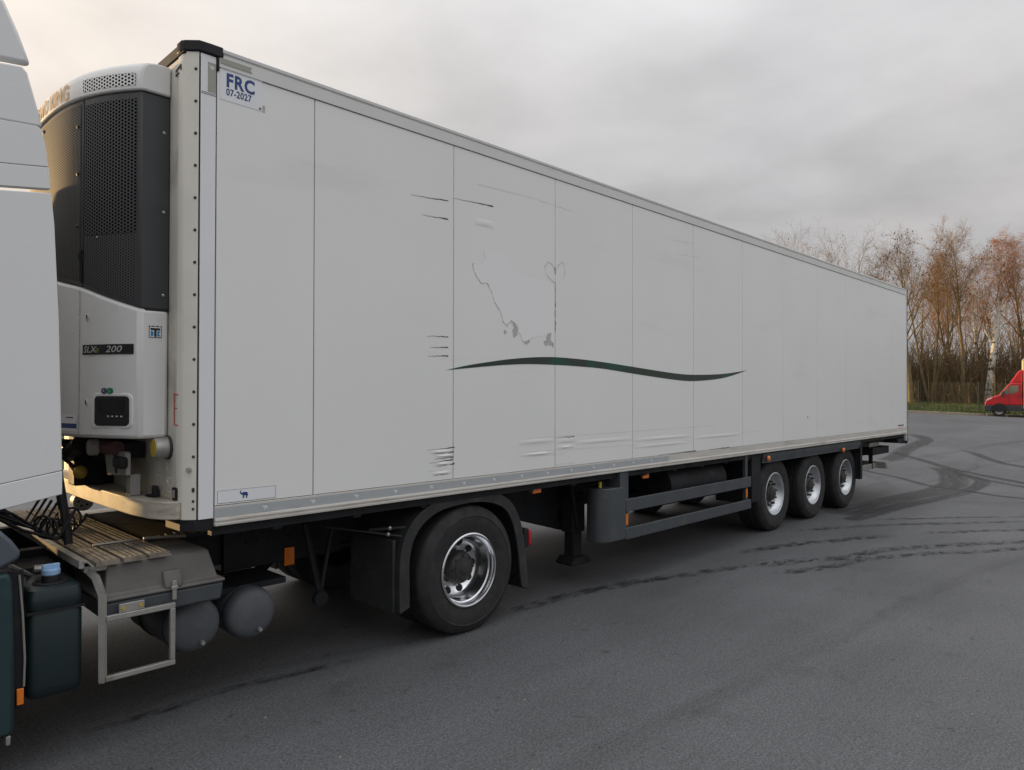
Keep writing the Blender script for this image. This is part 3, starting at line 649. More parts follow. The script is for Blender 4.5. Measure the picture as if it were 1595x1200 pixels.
MB().box(-0.0735, -0.0705, 0.088, 0.094, 1.33, 1.42).build('wall_strip', POST, trailer)
blk = thing if False else None
mb = MB().box(-0.20, -0.08, 1.56, 1.86, 1.30, 1.42).box(-0.225, -0.20, 1.66, 1.76, 1.34, 1.39).box(-0.15, -0.08, 1.42, 1.56, 1.30, 1.36)
mb.build('ledge_block', POST, trailer, bevel=0.008)
MB().box(-0.315, -0.075, 1.26, 1.42, 1.299, 1.64).build('ledge_shade_box', CHAS, trailer, bevel=0.012)  # dark mass on the ledge, added as a box to block low sun
# coupling console below the unit
MB().prism([(0.88, 1.545), (0.50, 1.575), (0.47, 1.565), (0.47, 1.43), (0.83, 1.405)], 'x', -0.24, -0.21).build('coupling_plate', BRKT, trailer, bevel=0.006)
for (y, z) in ((0.66, 1.53), (0.645, 1.452)):
    MB().lathe([(0.0001, -0.244), (0.020, -0.244), (0.022, -0.24)], (0, y, z), 'x', 16).build('socket_hole', SEAM, trailer)
MB().box(-0.29, -0.235, 0.435, 0.565, 1.475, 1.545).build('plug_socket', BLACKP, trailer, bevel=0.015)
MB().lathe([(0.0001, -0.34), (0.045, -0.34), (0.052, -0.33), (0.052, -0.29), (0.03, -0.27), (0.03, -0.21)], (0, 0.86, 1.585), 'x', 20).build('air_coupling', BRKT, trailer)
MB().tube([(-0.25, 0.86, 1.585), (-0.25, 0.60, 1.59)], 0.045, 14).build('air_coupling', MAROON, trailer)
MB().box(-0.20, -0.14, 0.515, 0.56, 1.299, 1.43).box(-0.20, -0.14, 0.575, 0.59, 1.299, 1.41).build('coupling_leg', BRKT, trailer, bevel=0.004)
MB().box(-0.20, -0.08, 0.62, 1.5, 1.52, 1.62).build('unit_underbeam', CHAS, trailer)
random.seed(3)
for k in range(9):
    y0 = random.uniform(1.15, 1.9); 
    p = [(-0.62, y0+random.uniform(-.1, .3), random.uniform(1.35, 1.5)), (-0.5, y0, random.uniform(1.32, 1.62)), (-0.33, y0-0.15, random.uniform(1.42, 1.63)), (-0.22, random.uniform(.9, 1.3), random.uniform(1.5, 1.62))]
    pts = [tuple(q) for q in catmull(p, 5)] if False else p
    MB().tube(pts, random.uniform(0.012, 0.022), 7).build('air_hose', BLACKP, trailer)
MB().ball((-0.30, 1.18, 1.40), 0.045).build('yellow_coupling_head', YELL, trailer)
MB().tube([(-0.34, 1.02, 1.60), (-0.33, 1.3, 1.52), (-0.32, 1.55, 1.55), (-0.33, 1.8, 1.50)], 0.055, 8).build('cable_bundle', BLACKP, trailer)

# ---- cooling unit
unit = MB()
YA, YB = 0.26, 2.34
def xf(y): return -0.50 + 0.27*(abs(1.3-y)/1.04)**3
def plan_solid(y0, y1, zlo, zhi, off=0.0, n=18, back=-0.071, side=True):
    mb = MB(); ys = [y0 + (y1-y0)*i/n for i in range(n+1)]
    for y in ys:
        x = xf(y) - off; a = zlo(y); b = zhi(y)
        mb.v += [(x, y, a), (x, y, b), (back, y, a), (back, y, b)]
    for i in range(n):
        o = i*4; p = o+4
        mb.f += [(o, p, p+1, o+1), (o+1, p+1, p+3, o+3), (o+2, o, o+1, o+3)] if False else [(o, p, p+1, o+1), (o+1, p+1, p+3, o+3), (o+2, o+3, p+3, p+2), (o, o+2, p+2, p)]
    mb.f += [(0, 1, 3, 2), (n*4, n*4+2, n*4+3, n*4+1)]
    return mb
def zsplit(y):
    y = min(y, 2.6-y)
    return 2.43 + (min(y, 0.66)-0.26)*0.37 + max(0, y-0.66)*0.20
ZH = 3.72
lower = plan_solid(YA, YB, lambda y: 1.662, zsplit, 0.004).build('unit_housing', UNITW, trailer, bevel=0.022)
plan_solid(YA+0.004, YB-0.004, lambda y: zsplit(y)-0.01, lambda y: ZH+0.01, -0.03).build('unit_core', SEAM, trailer)
SY = 0.650
side_panel = plan_solid(YA+0.002, SY-0.006, lambda y: zsplit(y)+0.004, lambda y: ZH-0.004, 0.0).build('unit_door', UNITD, trailer, bevel=0.006)
mid_panel = plan_solid(SY+0.006, 2.6-SY-0.006, lambda y: zsplit(y)+0.004, lambda y: ZH-0.004, 0.0).build('unit_door', UNITD, trailer, bevel=0.006)
far_panel = plan_solid(2.6-SY+0.006, YB-0.002, lambda y: zsplit(y)+0.004, lambda y: ZH-0.004, 0.0).build('unit_door', UNITD, trailer, bevel=0.006)
def skin(y0, y1, zlo, zhi, off, n=14):
    mb = MB()
    for i in range(n+1):
        y = y0 + (y1-y0)*i/n; mb.v += [(xf(y)-off, y, zlo(y)), (xf(y)-off, y, zhi(y))]
    for i in range(n): mb.f.append((i*2, i*2+2, i*2+3, i*2+1))
    return mb
skin(0.285, SY-0.015, lambda y: 2.88, lambda y: ZH-0.045, 0.0025).build('grille', PERF_L, side_panel, recalc=False)
skin(0.285, SY-0.015, lambda y: zsplit(y)+0.03, lambda y: 2.87, 0.0025).build('grille', PERF_S, side_panel, recalc=False)
skin(SY+0.02, 2.6-SY-0.02, lambda y: zsplit(y)+0.03, lambda y: ZH-0.03, 0.0025).build('grille', PERF_S, mid_panel, recalc=False)
skin(2.6-SY+0.015, YB-0.025, lambda y: 2.88, lambda y: ZH-0.045, 0.0025).build('grille', PERF_L, far_panel, recalc=False)
skin(2.6-SY+0.015, YB-0.025, lambda y: zsplit(y)+0.03, lambda y: 2.87, 0.0025).build('grille', PERF_S, far_panel, recalc=False)
def screw(x, y, z, ax, parent, m=ZINC, r=0.009):
    d = {'x': Vector((-1, 0, 0)), 'y': Vector((0, -1, 0))}[ax]; c = Vector((x, y, z))
    MB().tube([c, c + d*0.004, c + d*0.007], [r, r, r*0.6], 10).build('screw', m, parent)
for z in (3.50, 3.02, 2.52): screw(-0.105, YA+0.002, z, 'y', side_panel)
screw(xf(0.52)-0.003, 0.52, 2.865, 'x', side_panel, r=0.006)
for (y, z) in ((0.70, 3.56), (0.70, 3.27), (0.70, 2.95)): screw(xf(y)-0.003, y, z, 'x', mid_panel, HUB, 0.012)
screw(xf(1.28)-0.003, 1.28, 3.66, 'x', mid_panel, HUB, 0.012)
MB().tube([(xf(0.65)-0.006, 0.652, 2.80), (xf(0.65)-0.016, 0.655, 2.76), (xf(0.65)-0.006, 0.652, 2.72), (xf(0.65)-0.005, 0.653, 2.60)], 0.010, 6).build('door_latch', BLACKP, side_panel)
# hood
hood = MB(); n = 26
ys = [YA-0.012 + (YB-YA+0.024)*i/n for i in range(n+1)]
prof = [(0.0, ZH+0.004), (0.016, ZH), (0.020, ZH+0.012), (0.016, ZH+0.105), (0.002, ZH+0.145), (-0.022, ZH+0.170), (-0.07, ZH+0.182)]
for y in ys:
    for (o_, z) in prof: hood.v.append((xf(y)-o_, y, z))
    hood.v.append((-0.071, y, ZH+0.182)); hood.v.append((-0.071, y, ZH+0.004))
m_ = len(prof)+2
for i in range(n):
    for k in range(m_): hood.f.append((i*m_+k, (i+1)*m_+k, (i+1)*m_+(k+1) % m_, i*m_+(k+1) % m_))
hood.f += [tuple(range(m_)), tuple(n*m_+k for k in range(m_-1, -1, -1))]
hood = hood.build('unit_hood', UNITW, trailer, bevel=0.010)
for (a, b) in ((0.275, 0.622), (1.978, 2.325)):
    skin(a, b, lambda y: ZH+0.026, lambda y: ZH+0.100, 0.0215).build('hood_grille', PERF_W, hood, recalc=False)
def hoodf(y0, z0, k=1.0): 
    return lambda u, v: (xf(y0 - u*k) - 0.0222 + 0.03*max(0, v)*0, y0 - u*k, z0 + v)
text_mb('THERMO KING', hoodf(0.764, ZH+0.020, 0.95), 0.130, bold=0.003, spacing=1.04, align='RIGHT').build('lettering', GOLD, hood, angle=0)
def rr(y0, y1, z0, z1, r=0.022, n=5):
    out = []
    for (cy_, cz_, a0) in ((y1-r, z1-r, 0), (y0+r, z1-r, 90), (y0+r, z0+r, 180), (y1-r, z0+r, 270)):
        for k in range(n+1):
            a = math.radians(a0 + 90*k/n); out.append((cy_ + r*math.cos(a), cz_ + r*math.sin(a)))
    return out
def on_arc(poly, o1, o2):
    mb = MB(); n = len(poly)
    mb.v = [(xf(y)-o1, y, z) for y, z in poly] + [(xf(y)-o2, y, z) for y, z in poly]
    mb.f = [tuple(range(n)), tuple(range(2*n-1, n-1, -1))] + [(i, (i+1) % n, n+(i+1) % n, n+i) for i in range(n)]
    return mb
# badge, emblems, control panel
badge = skin(0.288, 0.630, lambda y: 2.162, lambda y: 2.222, 0.0075).build('badge', PANBLK, lower, recalc=False)
def unitf(y0, z0, off, k=1.0): return lambda u, v: (xf(y0-u*k)-off, y0-u*k, z0+v)
text_mb('SLX', unitf(0.622, 2.175, 0.0085, 1.12), 0.054, bold=0.0003, shear=0.25).build('lettering', SILV, badge, angle=0)
text_mb('e', unitf(0.528, 2.175, 0.0085, 1.12), 0.054, bold=0.0003, shear=0.25).build('lettering', GREENL, badge, angle=0)
text_mb('200', unitf(0.452, 2.175, 0.0085, 1.2), 0.054, bold=0.0003, shear=0.25).build('lettering', SILV, badge, angle=0)
ys0 = YA-0.0015
ex = -0.185
em = MB().prism([(ex, 2.262), (ex, 2.335), (ex+0.012, 2.329), (ex+0.024, 2.335), (ex+0.036, 2.329), (ex+0.048, 2.335), (ex+0.06, 2.329), (ex+0.072, 2.335), (ex+0.072, 2.262)], 'y', ys0-0.0006, ys0).build('emblem_sticker', INK, lower)
MB().box(ex+0.004, ex+0.068, ys0-0.0014, ys0-0.0008, 2.266, 2.326).build('emblem_ground', STICK, em)
MB().box(ex+0.008, ex+0.064, ys0-0.0022, ys0-0.0016, 2.306, 2.320).box(ex+0.029, ex+0.043, ys0-0.0022, ys0-0.0016, 2.268, 2.306).build('emblem_letter', INK, em)
MB().prism([(ex+.009,2.270),(ex+.009,2.302),(ex+.020,2.302),(ex+.026,2.294),(ex+.026,2.278),(ex+.020,2.270)], 'y', ys0-0.0022, ys0-0.0016).build('emblem_letter', TKBLUE, em)
MB().prism([(ex+.046,2.270),(ex+.046,2.302),(ex+.063,2.302),(ex+.063,2.292),(ex+.054,2.286),(ex+.063,2.280),(ex+.063,2.270)], 'y', ys0-0.0022, ys0-0.0016).build('emblem_letter', TKBLUE, em)
for (y, z) in ((0.597, 2.39), (0.600, 1.875)):
    q = MB().lathe([(0.022, -0.007), (0.024, -0.005), (0.014, 0.002), (0.0001, 0.004)], (xf(y)-0.001, y, z), 'x', 16).build('lock_recess', UNITW, lower)
    MB().tube([(xf(y)-0.002, y, z-0.012), (xf(y)-0.002, y, z+0.012)], 0.008, 8).build('lock_slot', SEAM, q)
for (y, mm) in ((0.462, PURPS), (0.424, GREENS)):
    d = on_arc(rr(y-0.0185, y+0.0185, 1.9265, 1.9635, 0.0184, 6), 0.0, 0.0072).build('round_sticker', mm, lower)
    text_mb('R' if mm is PURPS else 'e', lambda u, v: (xf(y+0.007-u)-0.0084, y+0.007-u, 1.938+v), 0.022).build('lettering', SILV, d, angle=0)
on_arc(rr(0.292, 0.552, 1.722, 1.930, 0.035), 0.0, 0.010).build('panel_bezel', UNITW, lower, bevel=0.006)
cp = on_arc(rr(0.306, 0.522, 1.738, 1.914, 0.024), 0.008, 0.0115).build('control_panel', PANBLK, lower)
on_arc(rr(0.335, 0.495, 1.815, 1.895, 0.006), 0.0115, 0.0135).build('display', BLACKP, cp)
mb = MB()
for k in range(4):
    y = 0.425 - k*0.026; mb.add(on_arc(rr(y-0.006, y+0.006, 1.790, 1.799, 0.003, 2), 0.012, 0.0135).v, on_arc(rr(y-0.006, y+0.006, 1.790, 1.799, 0.003, 2), 0.012, 0.0135).f)
mb.build('button', SILV, cp)
skin(0.685, 1.05, lambda y: 1.70, lambda y: 1.80, 0.006).build('unit_sticker', STICK, lower, recalc=False)
skin(0.685, 1.05, lambda y: 1.716, lambda y: 1.745, 0.0068).build('sticker_band', BLUE, lower, recalc=False)
skin(0.72, 0.80, lambda y: 1.778, lambda y: 1.785, 0.0068).build('sticker_print', INK, lower, recalc=False)
skin(0.662, 0.669, lambda y: 1.68, lambda y: zsplit(y)-0.02, 0.0052).build('housing_joint', RESID, lower, recalc=False)

# ---- chassis of the trailer
for y in (0.82, 1.70):
    MB().box(1.0, 13.4, y-0.07, y+0.07, 1.10, 1.135).box(1.0, 13.4, y-0.01, y+0.01, 0.72, 1.10).box(1.0, 13.4, y-0.07, y+0.07, 0.69, 0.72).build('chassis_beam', CHAS, trailer)
for k in range(22): MB().box(0.5+k*0.6, 0.56+k*0.6, 0.05, 2.55, 1.06, 1.137).build('cross_member', CHAS, trailer)
MB().box(0.1, 3.0, 0.45, 2.15, 1.08, 1.138).build('coupling_skid_plate', CHAS, trailer)
MB().box(0.10, XL-0.1, 0.035, 0.09, 1.08, 1.139).build('floor_edge_beam', CHAS, trailer)
# landing legs
for y in (0.40, 2.06):
    s = 1 if y < 1 else -1
    leg = MB().box(3.94, 4.14, y, y+0.16, 0.50, 1.08).build('landing_leg', CHAS, trailer, bevel=0.012)
    MB().box(3.97, 4.11, y+0.02, y+0.14, 0.20, 0.55).build('leg_inner', CHAS, leg, bevel=0.008)
    MB().prism([(3.88, 0.20), (3.91, 0.175), (4.18, 0.175), (4.22, 0.20), (4.13, 0.255), (3.95, 0.255)], 'y', y-0.03, y+0.19).build('leg_foot', CHAS, leg, bevel=0.008)
    MB().tube([(3.90, y-0.01, 1.0), (4.0, y-0.01, 0.55)], 0.025, 6).build('leg_brace', CHAS, leg)
    MB().cyl((4.06, y-0.03, 0.86), 'y', 0.05, 0.03, 14).build('gear_cover', CHAS, leg)
MB().tube([(4.04, 0.5, 0.95), (4.04, 2.1, 0.95)], 0.02, 8).build('leg_shaft', CHAS, trailer)
MB().tube([(4.02, 0.48, 0.9), (5.6, 0.9, 1.05)], 0.03, 6).tube([(3.98, 0.6, 0.75), (2.9, 0.85, 1.05)], 0.03, 6).build('leg_strut', CHAS, trailer)
for y in (0.62, 1.90): MB().prism([(2.95, 1.08), (2.95, 0.80), (4.0, 0.50), (4.32, 0.50), (4.32, 1.08)], 'y', y, y+0.04).build('neck_plate', CHAS, trailer)
# rounded hose box at the head of the side guard
q = [(4.30, 0.0), (4.06, 0.0)] + [(4.06 - 0.135*math.sin(a), 0.13 - 0.13*math.cos(a)) for a in [PI/2*k/8 for k in range(1, 9)]] + [(3.935, 0.20), (3.99, 0.26), (4.30, 0.26)]
box = MB().prism(q, 'z', 0.452, 0.985).build('guard_end_box', GUARD, trailer, bevel=0.008)
MB().box(4.20, 4.30, 0.001, 0.30, 0.987, 1.135).build('box_hanger', GUARD, box)
MB().tube([(4.03, 0.14, 0.98), (4.03, 0.14, 1.13)], 0.018, 8).tube([(4.12, 0.15, 0.98), (4.12, 0.17, 1.13)], 0.022, 8).build('box_pipe', CHAS, box)
MB().lathe([(0.0001, 0), (0.018, 0), (0.018, 0.06), (0.0001, 0.06)], (4.00, 0.10, 0.99), 'z', 12).build('valve_knob', YELL, box)
# side guard
for (z0, z1) in ((0.722, 0.852), (0.440, 0.560)):
    MB().box(4.304, 7.10, 0.0, 0.028, z0, z1).build('side_guard_rail', GUARD, trailer, bevel=0.006)
for x in (4.33, 7.0):
    MB().box(x, x+0.06, 0.03, 0.07, 0.44, 1.135).build('guard_post', GUARD, trailer, bevel=0.004)
    r = MB().box(x+0.005, x+0.045, 0.022, 0.031, 0.585, 0.70).build('side_reflector', AMBER, trailer, bevel=0.003)
for x, y, z in ((3.035, 0.10, 1.06), (4.776, 0.10, 1.045)):
    MB().box(x-0.055, x+0.055, y-0.03, y, z-0.025, z+0.025).box(x-0.02, x+0.02, y-0.01, y+0.05, z+0.02, z+0.06).build('side_marker_lamp', AMBER, trailer, bevel=0.006)
for x, y, z in ((7.60, -0.006, 1.055), (10.40, 0.0, 1.01)):
    MB().ball((x, y, z), 0.04, 10, 6, (1, 0.6, 1)).build('side_marker_lamp', AMBER, trailer)
MB().box(13.55, 13.72, 0.10, 0.14, 0.99, 1.05).build('side_marker_lamp', AMBER, trailer, bevel=0.006)
# underfloor tanks and spare stuff seen behind the guard
MB().cyl((5.35, 0.35, 0.86), 'x', 0.24, 1.3, 22).build('air_tank', CHAS, trailer)
MB().cyl((5.0, 1.0, 0.80), 'y', 0.17, 0.6, 18).build('air_tank', CHAS, trailer)
MB().box(5.9, 6.9, 0.9, 1.6, 0.60, 1.05).build('valve_box', CHAS, trailer, bevel=0.02)
# trailer mudguard cover, flaps, axles
MB().prism([(0.02, 1.12), (0.02, 1.045), (0.035, 1.02), (0.035, 0.99), (0.05, 0.99), (0.05, 1.12)], 'x', 7.50, 11.27).build('axle_cover', GUARD, trailer, bevel=0.004)
MB().box(7.18, 7.21, 0.05, 0.55, 0.48, 1.10).box(7.18, 7.44, 0.03, 0.05, 0.50, 1.13).build('front_mud_flap', CHAS, trailer, bevel=0.004)
MB().box(11.30, 11.33, 0.03, 0.55, 0.45, 1.10).box(11.27, 11.36, 0.02, 0.035, 0.46, 1.12).build('rear_mud_flap', CHAS, trailer, bevel=0.004)
AX = (8.09, 9.46, 10.86)
for x in AX:
    MB().cyl((x, 0.3, 0.52), 'y', 0.065, 2.0, 14).build('axle', CHAS, trailer)
    MB().lathe([(0.10, 0), (0.16, 0.03), (0.16, 0.14), (0.10, 0.17)], (x+0.28, 0.62, 0.78), 'z', 16).build('air_spring', BLACKP, trailer)

def tyre_prof(R, ri, w):
    # (radius, along y) outer face at y=0, inward positive
    return [(ri, 0.022), (ri+0.012, 0.008), (ri+0.05, 0.000), (ri+(R-ri)*0.45, -0.010), (ri+(R-ri)*0.62, -0.008), (ri+(R-ri)*0.64, -0.012), (ri+(R-ri)*0.78, 0.000), (R-0.035, 0.010), (R-0.012, 0.024), (R-0.002, 0.045),
            (R, 0.06), (R, w*0.28), (R-0.012, w*0.285), (R-0.012, w*0.315), (R, w*0.32), (R+0.001, w*0.48), (R-0.012, w*0.485), (R-0.012, w*0.515), (R+0.001, w*0.52), (R, w*0.68), (R-0.012, w*0.685), (R-0.012, w*0.715), (R, w*0.72),
            (R, w-0.05), (R-0.02, w-0.02), (ri+0.05, w), (ri, w-0.02)]
# trailer wheel: built about its own hub, outer face at y=0
def wheel_trailer(parent, loc):
    W = MB().lathe([(0.29, 0.16), (0.20, 0.15), (0.0001, 0.15)], (0, 0, 0), 'y', 32).build('wheel', ALUD, parent, loc=loc)
    R, ri = 0.522, 0.300
    def sub(mb, nm, m, bv=0):
        o = place(nm, mb.mesh(nm, m), None); o.parent = W; return o
    sub(MB().lathe(tyre_prof(R, ri, 0.37), (0, 0, 0), 'y', 72, True), 'tyre', RUB)
    sub(MB().lathe([(ri+0.004, 0.020), (ri+0.004, 0.004), (ri-0.008, 0.000), (ri-0.016, 0.006), (ri-0.022, 0.030), (ri-0.040, 0.060), (ri-0.052, 0.088), (0.236, 0.096), (0.224, 0.092), (0.140, 0.092), (0.138, 0.140), (0.11, 0.15)], (0, 0, 0), 'y', 56), 'rim', ALUD)
    sub(MB().lathe([(0.118, 0.14), (0.116, 0.080), (0.108, 0.060), (0.090, 0.050), (0.086, 0.030), (0.070, 0.020), (0.0001, 0.018)], (0, 0, 0), 'y', 28), 'hub', HUB)
    nm = MB()
    for k in range(10):
        a = 2*PI*k/10 + 0.2; c = Vector((0.166*math.cos(a), 0.0915, 0.166*math.sin(a)))
        nm.tube([c, c + Vector((0, -0.012, 0)), c + Vector((0, -0.013, 0)), c + Vector((0, -0.045, 0))], [0.020, 0.019, 0.014, 0.012], 8)
    sub(nm, 'wheel_nuts', HUB)['kind'] = 'stuff'
    hm = MB()
    for k in range(10):
        a = 2*PI*(k+0.5)/10 + 0.2; c = Vector((0.206*math.cos(a), 0.0905, 0.206*math.sin(a))); hm.tube([c, c + Vector((0, 0.004, 0))], 0.015, 10)
    sub(hm, 'holes_and_nut_shade', SEAM)['kind'] = 'stuff'  # hand holes as dark discs, also painting in shade beside the nuts
    return W
w0 = wheel_trailer(trailer, (AX[0], 0.12, 0.515))
for x in AX[1:]: copy_tree(w0, trailer, (x, 0.12, 0.515)).rotation_euler.y = random.uniform(0, 1)
for x in AX:
    c = copy_tree(w0, trailer, (x, WD-0.12, 0.515)); c.rotation_euler.z = PI
# far side: guard rails, posts, unseen pallet box
for (z0, z1) in ((0.722, 0.852), (0.440, 0.560)):
    MB().box(3.0, 4.9, WD-0.028, WD, z0, z1).build('side_guard_rail', GUARD, trailer)
MB().box(4.95, 7.15, 1.95, WD-0.02, 0.42, 1.08).build('unseen_pallet_box', CHAS, trailer, bevel=0.02)  # unseen box, added to darken the space under the trailer
MB().box(7.18, 11.3, WD-0.06, WD-0.02, 0.98, 1.12).build('axle_cover', GUARD, trailer)
MB().box(7.18, 7.21, 2.05, 2.55, 0.48, 1.10).build('front_mud_flap', CHAS, trailer)
MB().box(11.30, 11.33, 2.05, 2.57, 0.45, 1.10).build('rear_mud_flap', CHAS, trailer)
# rear bumper and frame
MB().box(12.2, 13.35, 0.55, 0.75, 0.72, 1.08).build('rear_chassis_end', CHAS, trailer)
MB().box(12.55, 13.5, 0.22, 2.4, 0.77, 0.91).build('bumper_bracket', CHAS, trailer, bevel=0.01)
MB().box(13.0, 13.12, 0.12, 2.48, 0.50, 0.62).box(12.2, 13.1, 0.30, 0.36, 0.50, 0.60).build('underrun_bar', STEEL, trailer, bevel=0.01)
for y in (0.3, 2.2): MB().box(12.75, 12.80, y, y+0.06, 0.5, 0.8).build('underrun_arm', CHAS, trailer)
MB().box(12.55, 13.1, 0.28, 0.9, 0.925, 1.0).build('pale_rear_plate', STEEL, trailer)
MB().box(13.40, 13.86, 0.03, 0.30, 0.97, 1.05).build('rear_lamp_box', CHAS, trailer, bevel=0.01)
MB().lathe([(0.0001, 0.0), (0.05, 0.0), (0.05, 0.08), (0.0001, 0.08)], (13.9, 0.05, 1.02), 'x', 14).build('rubber_buffer', BLACKP, trailer)

# ------------------------------------------------------------------ TRACTOR
truck = thing('truck_tractor', 'white lorry cab cut off by the left edge, with slatted deck coupled to the trailer', 'truck', (-0.8, 1.3, 0))
CY0, CY1 = 0.05, 2.55
def cabpart(name, poly, m=CABW, bev=0.012, th=0.05, both=True, far=0.0):
    MB().prism(poly, 'y', CY0, CY0+th).build(name, m, truck, bevel=bev)
    if both: MB().prism([(x - far, z) for x, z in poly], 'y', CY1-th, CY1).build(name, m, truck, bevel=bev)  # far moves the unseen copy forward, opening a path for low sun
cabpart('side_panel', [(-0.674, 1.529), (-0.695, 2.31), (-0.719, 2.81), (-0.735, 2.968), (-2.72, 2.72), (-2.85, 1.46), (-1.05, 1.462)], bev=0.004)
cabpart('lower_panel', [(-0.673, 1.404), (-0.674, 1.526), (-1.05, 1.459), (-2.85, 1.453), (-2.85, 1.34), (-0.95, 1.352)], bev=0.004)
cabpart('trim_band', [(-0.737, 2.990), (-0.746, 3.099), (-2.68, 2.868), (-2.70, 2.74)], bev=0.003)
cabpart('side_fairing', [(-0.747, 3.102), (-0.760, 3.20), (-0.778, 3.286), (-0.80, 3.30), (-2.50, 3.20), (-2.66, 2.87)], bev=0.003, far=0.10)
cabpart('side_fairing', [(-0.776, 3.302), (-0.800, 3.40), (-0.842, 3.560), (-0.865, 3.586), (-2.25, 3.42), (-2.48, 3.205)], bev=0.008, far=0.16)
MB().prism([(-0.826, 3.606), (-0.879, 3.754), (-0.934, 3.879), (-0.961, 3.933), (-1.02, 3.99), (-1.25, 3.98), (-1.8, 3.80), (-2.24, 3.46)], 'y', CY0+0.0, CY0+0.06).build('roof_fairing', CABW, truck, bevel=0.02)
MB().prism([(-1.05, 3.606), (-1.09, 3.754), (-1.13, 3.879), (-1.15, 3.933), (-1.2, 3.97), (-1.25, 3.98), (-1.8, 3.80), (-2.24, 3.46)], 'y', CY1-0.06, CY1).build('roof_fairing', CABW, truck, bevel=0.02)  # unseen far plate, cut back to let low sun onto the grille
MB().prism([(-1.30, 3.60), (-1.30, 3.95), (-1.8, 3.78), (-2.22, 3.44), (-2.22, 3.30)], 'y', CY0+0.062, CY1-0.062).build('roof_spoiler', CABW, truck, bevel=0.02)
MB().prism([(-0.98, 1.42), (-0.98, 3.40), (-2.40, 3.25), (-2.80, 1.45)], 'y', CY0+0.055, CY1-0.055).build('cab_shell', CABW, truck, bevel=0.03)
MB().box(-2.75, -1.0, 0.35, 2.25, 0.95, 1.40).build('engine_block', CHAS, truck)
# door line and window of the cab (left of the frame)
MB().prism([(-1.75, 2.08), (-1.78, 2.62), (-2.52, 2.55), (-2.62, 2.06)], 'y', CY0-0.004, CY0+0.001).build('side_window', PANBLK, truck)
mb = MB().box(-1.66, -1.652, CY0-0.002, CY0+0.001, 1.50, 2.80); mb.build('door_gap', SEAM, truck)
MB().box(-1.82, -1.68, CY0-0.03, CY0, 1.86, 1.90).build('door_handle', BLACKP, truck, bevel=0.008)
# front wheels (left of the frame)
MB().box(-0.97, -0.575, 2.16, 2.50, 1.80, 3.12).build('added_intake_column', CHAS, truck, bevel=0.03)  # unseen intake column, added to keep low sun off gap and lower grille
MB().box(-2.75, -0.60, CY1-0.05, CY1, 0.22, 1.10).build('side_skirt', TEAL, truck, bevel=0.02)
MB().box(-2.85, -2.75, CY0+0.02, CY1-0.02, 0.22, 1.40).build('front_bumper', CABW, truck, bevel=0.04)
# dark wing tip, skirt, reflector
MB().prism([(-0.949, 1.262), (-0.90, 1.205), (-0.861, 1.142), (-0.869, 1.108), (-0.947, 1.070), (-1.9, 1.05), (-1.9, 1.30), (-1.2, 1.33)], 'y', -0.008, 0.30).build('wing_panel', WING, truck, bevel=0.018)
MB().prism([(-0.905, 1.045), (-0.895, 1.0), (-0.885, 0.70), (-0.880, 0.27), (-0.90, 0.24), (-1.95, 0.24), (-1.95, 1.045)], 'y', -0.002, 0.05).build('side_skirt', TEAL, truck, bevel=0.02)
MB().box(-0.915, -0.895, 0.01, 0.05, 0.195, 0.24).build('skirt_foot', ZINC, truck, bevel=0.004)
MB().box(-0.868, -0.838, 0.030, 0.045, 0.372, 0.452).build('side_reflector', AMBER, truck, bevel=0.003)
MB().box(-1.9, -0.84, 0.046, 0.075, 0.35, 1.04).build('skirt_carrier', CHAS, truck)
MB().tube([(-0.86, 0.04, 1.02), (-0.845, 0.035, 0.82), (-0.835, 0.033, 0.60), (-0.838, 0.033, 0.46)], 0.005, 5).build('edge_cable', STEEL, truck)
# additive tank with pale blue cap
can = MB()
tp = rr(-0.82, -0.565, 0.06, 0.46, 0.05, 5)
zs = [(0.358, 0.86), (0.375, 0.97), (0.42, 1.0), (0.78, 1.0), (0.80, 0.965), (0.815, 0.965), (0.83, 1.0), (0.875, 0.99), (0.915, 0.93), (0.925, 0.80)]
nn_ = len(tp)
for z, s in zs:
    for (x, y) in tp: can.v.append((-0.6925 + (x+0.6925)*s, 0.26 + (y-0.26)*s, z))
for i in range(len(zs)-1):
    for k in range(nn_): can.f.append((i*nn_+k, i*nn_+(k+1) % nn_, (i+1)*nn_+(k+1) % nn_, (i+1)*nn_+k))
can.f += [tuple(range(nn_-1, -1, -1)), tuple((len(zs)-1)*nn_+k for k in range(nn_))]
can = can.build('additive_tank', CANB, truck, angle=50)
MB().lathe([(0.085, 0.912), (0.085, 0.93), (0.075, 0.935), (0.06, 0.925), (0.045, 0.93), (0.042, 0.965), (0.0001, 0.97)], (-0.69, 0.19, 0), 'z', 28).build('filler_neck', BLACKP, can)
capm = MB().lathe([(0.040, 0.965), (0.044, 0.97), (0.044, 0.995), (0.038, 1.0), (0.0001, 1.0)], (-0.69, 0.19, 0), 'z', 24).box(-0.73, -0.65, 0.178, 0.202, 0.998, 1.022)
capm.build('filler_cap', LBLUE, can, bevel=0.004)
MB().box(-0.823, -0.562, 0.057, 0.075, 0.80, 0.812).build('tank_strap', BLACKP, can)
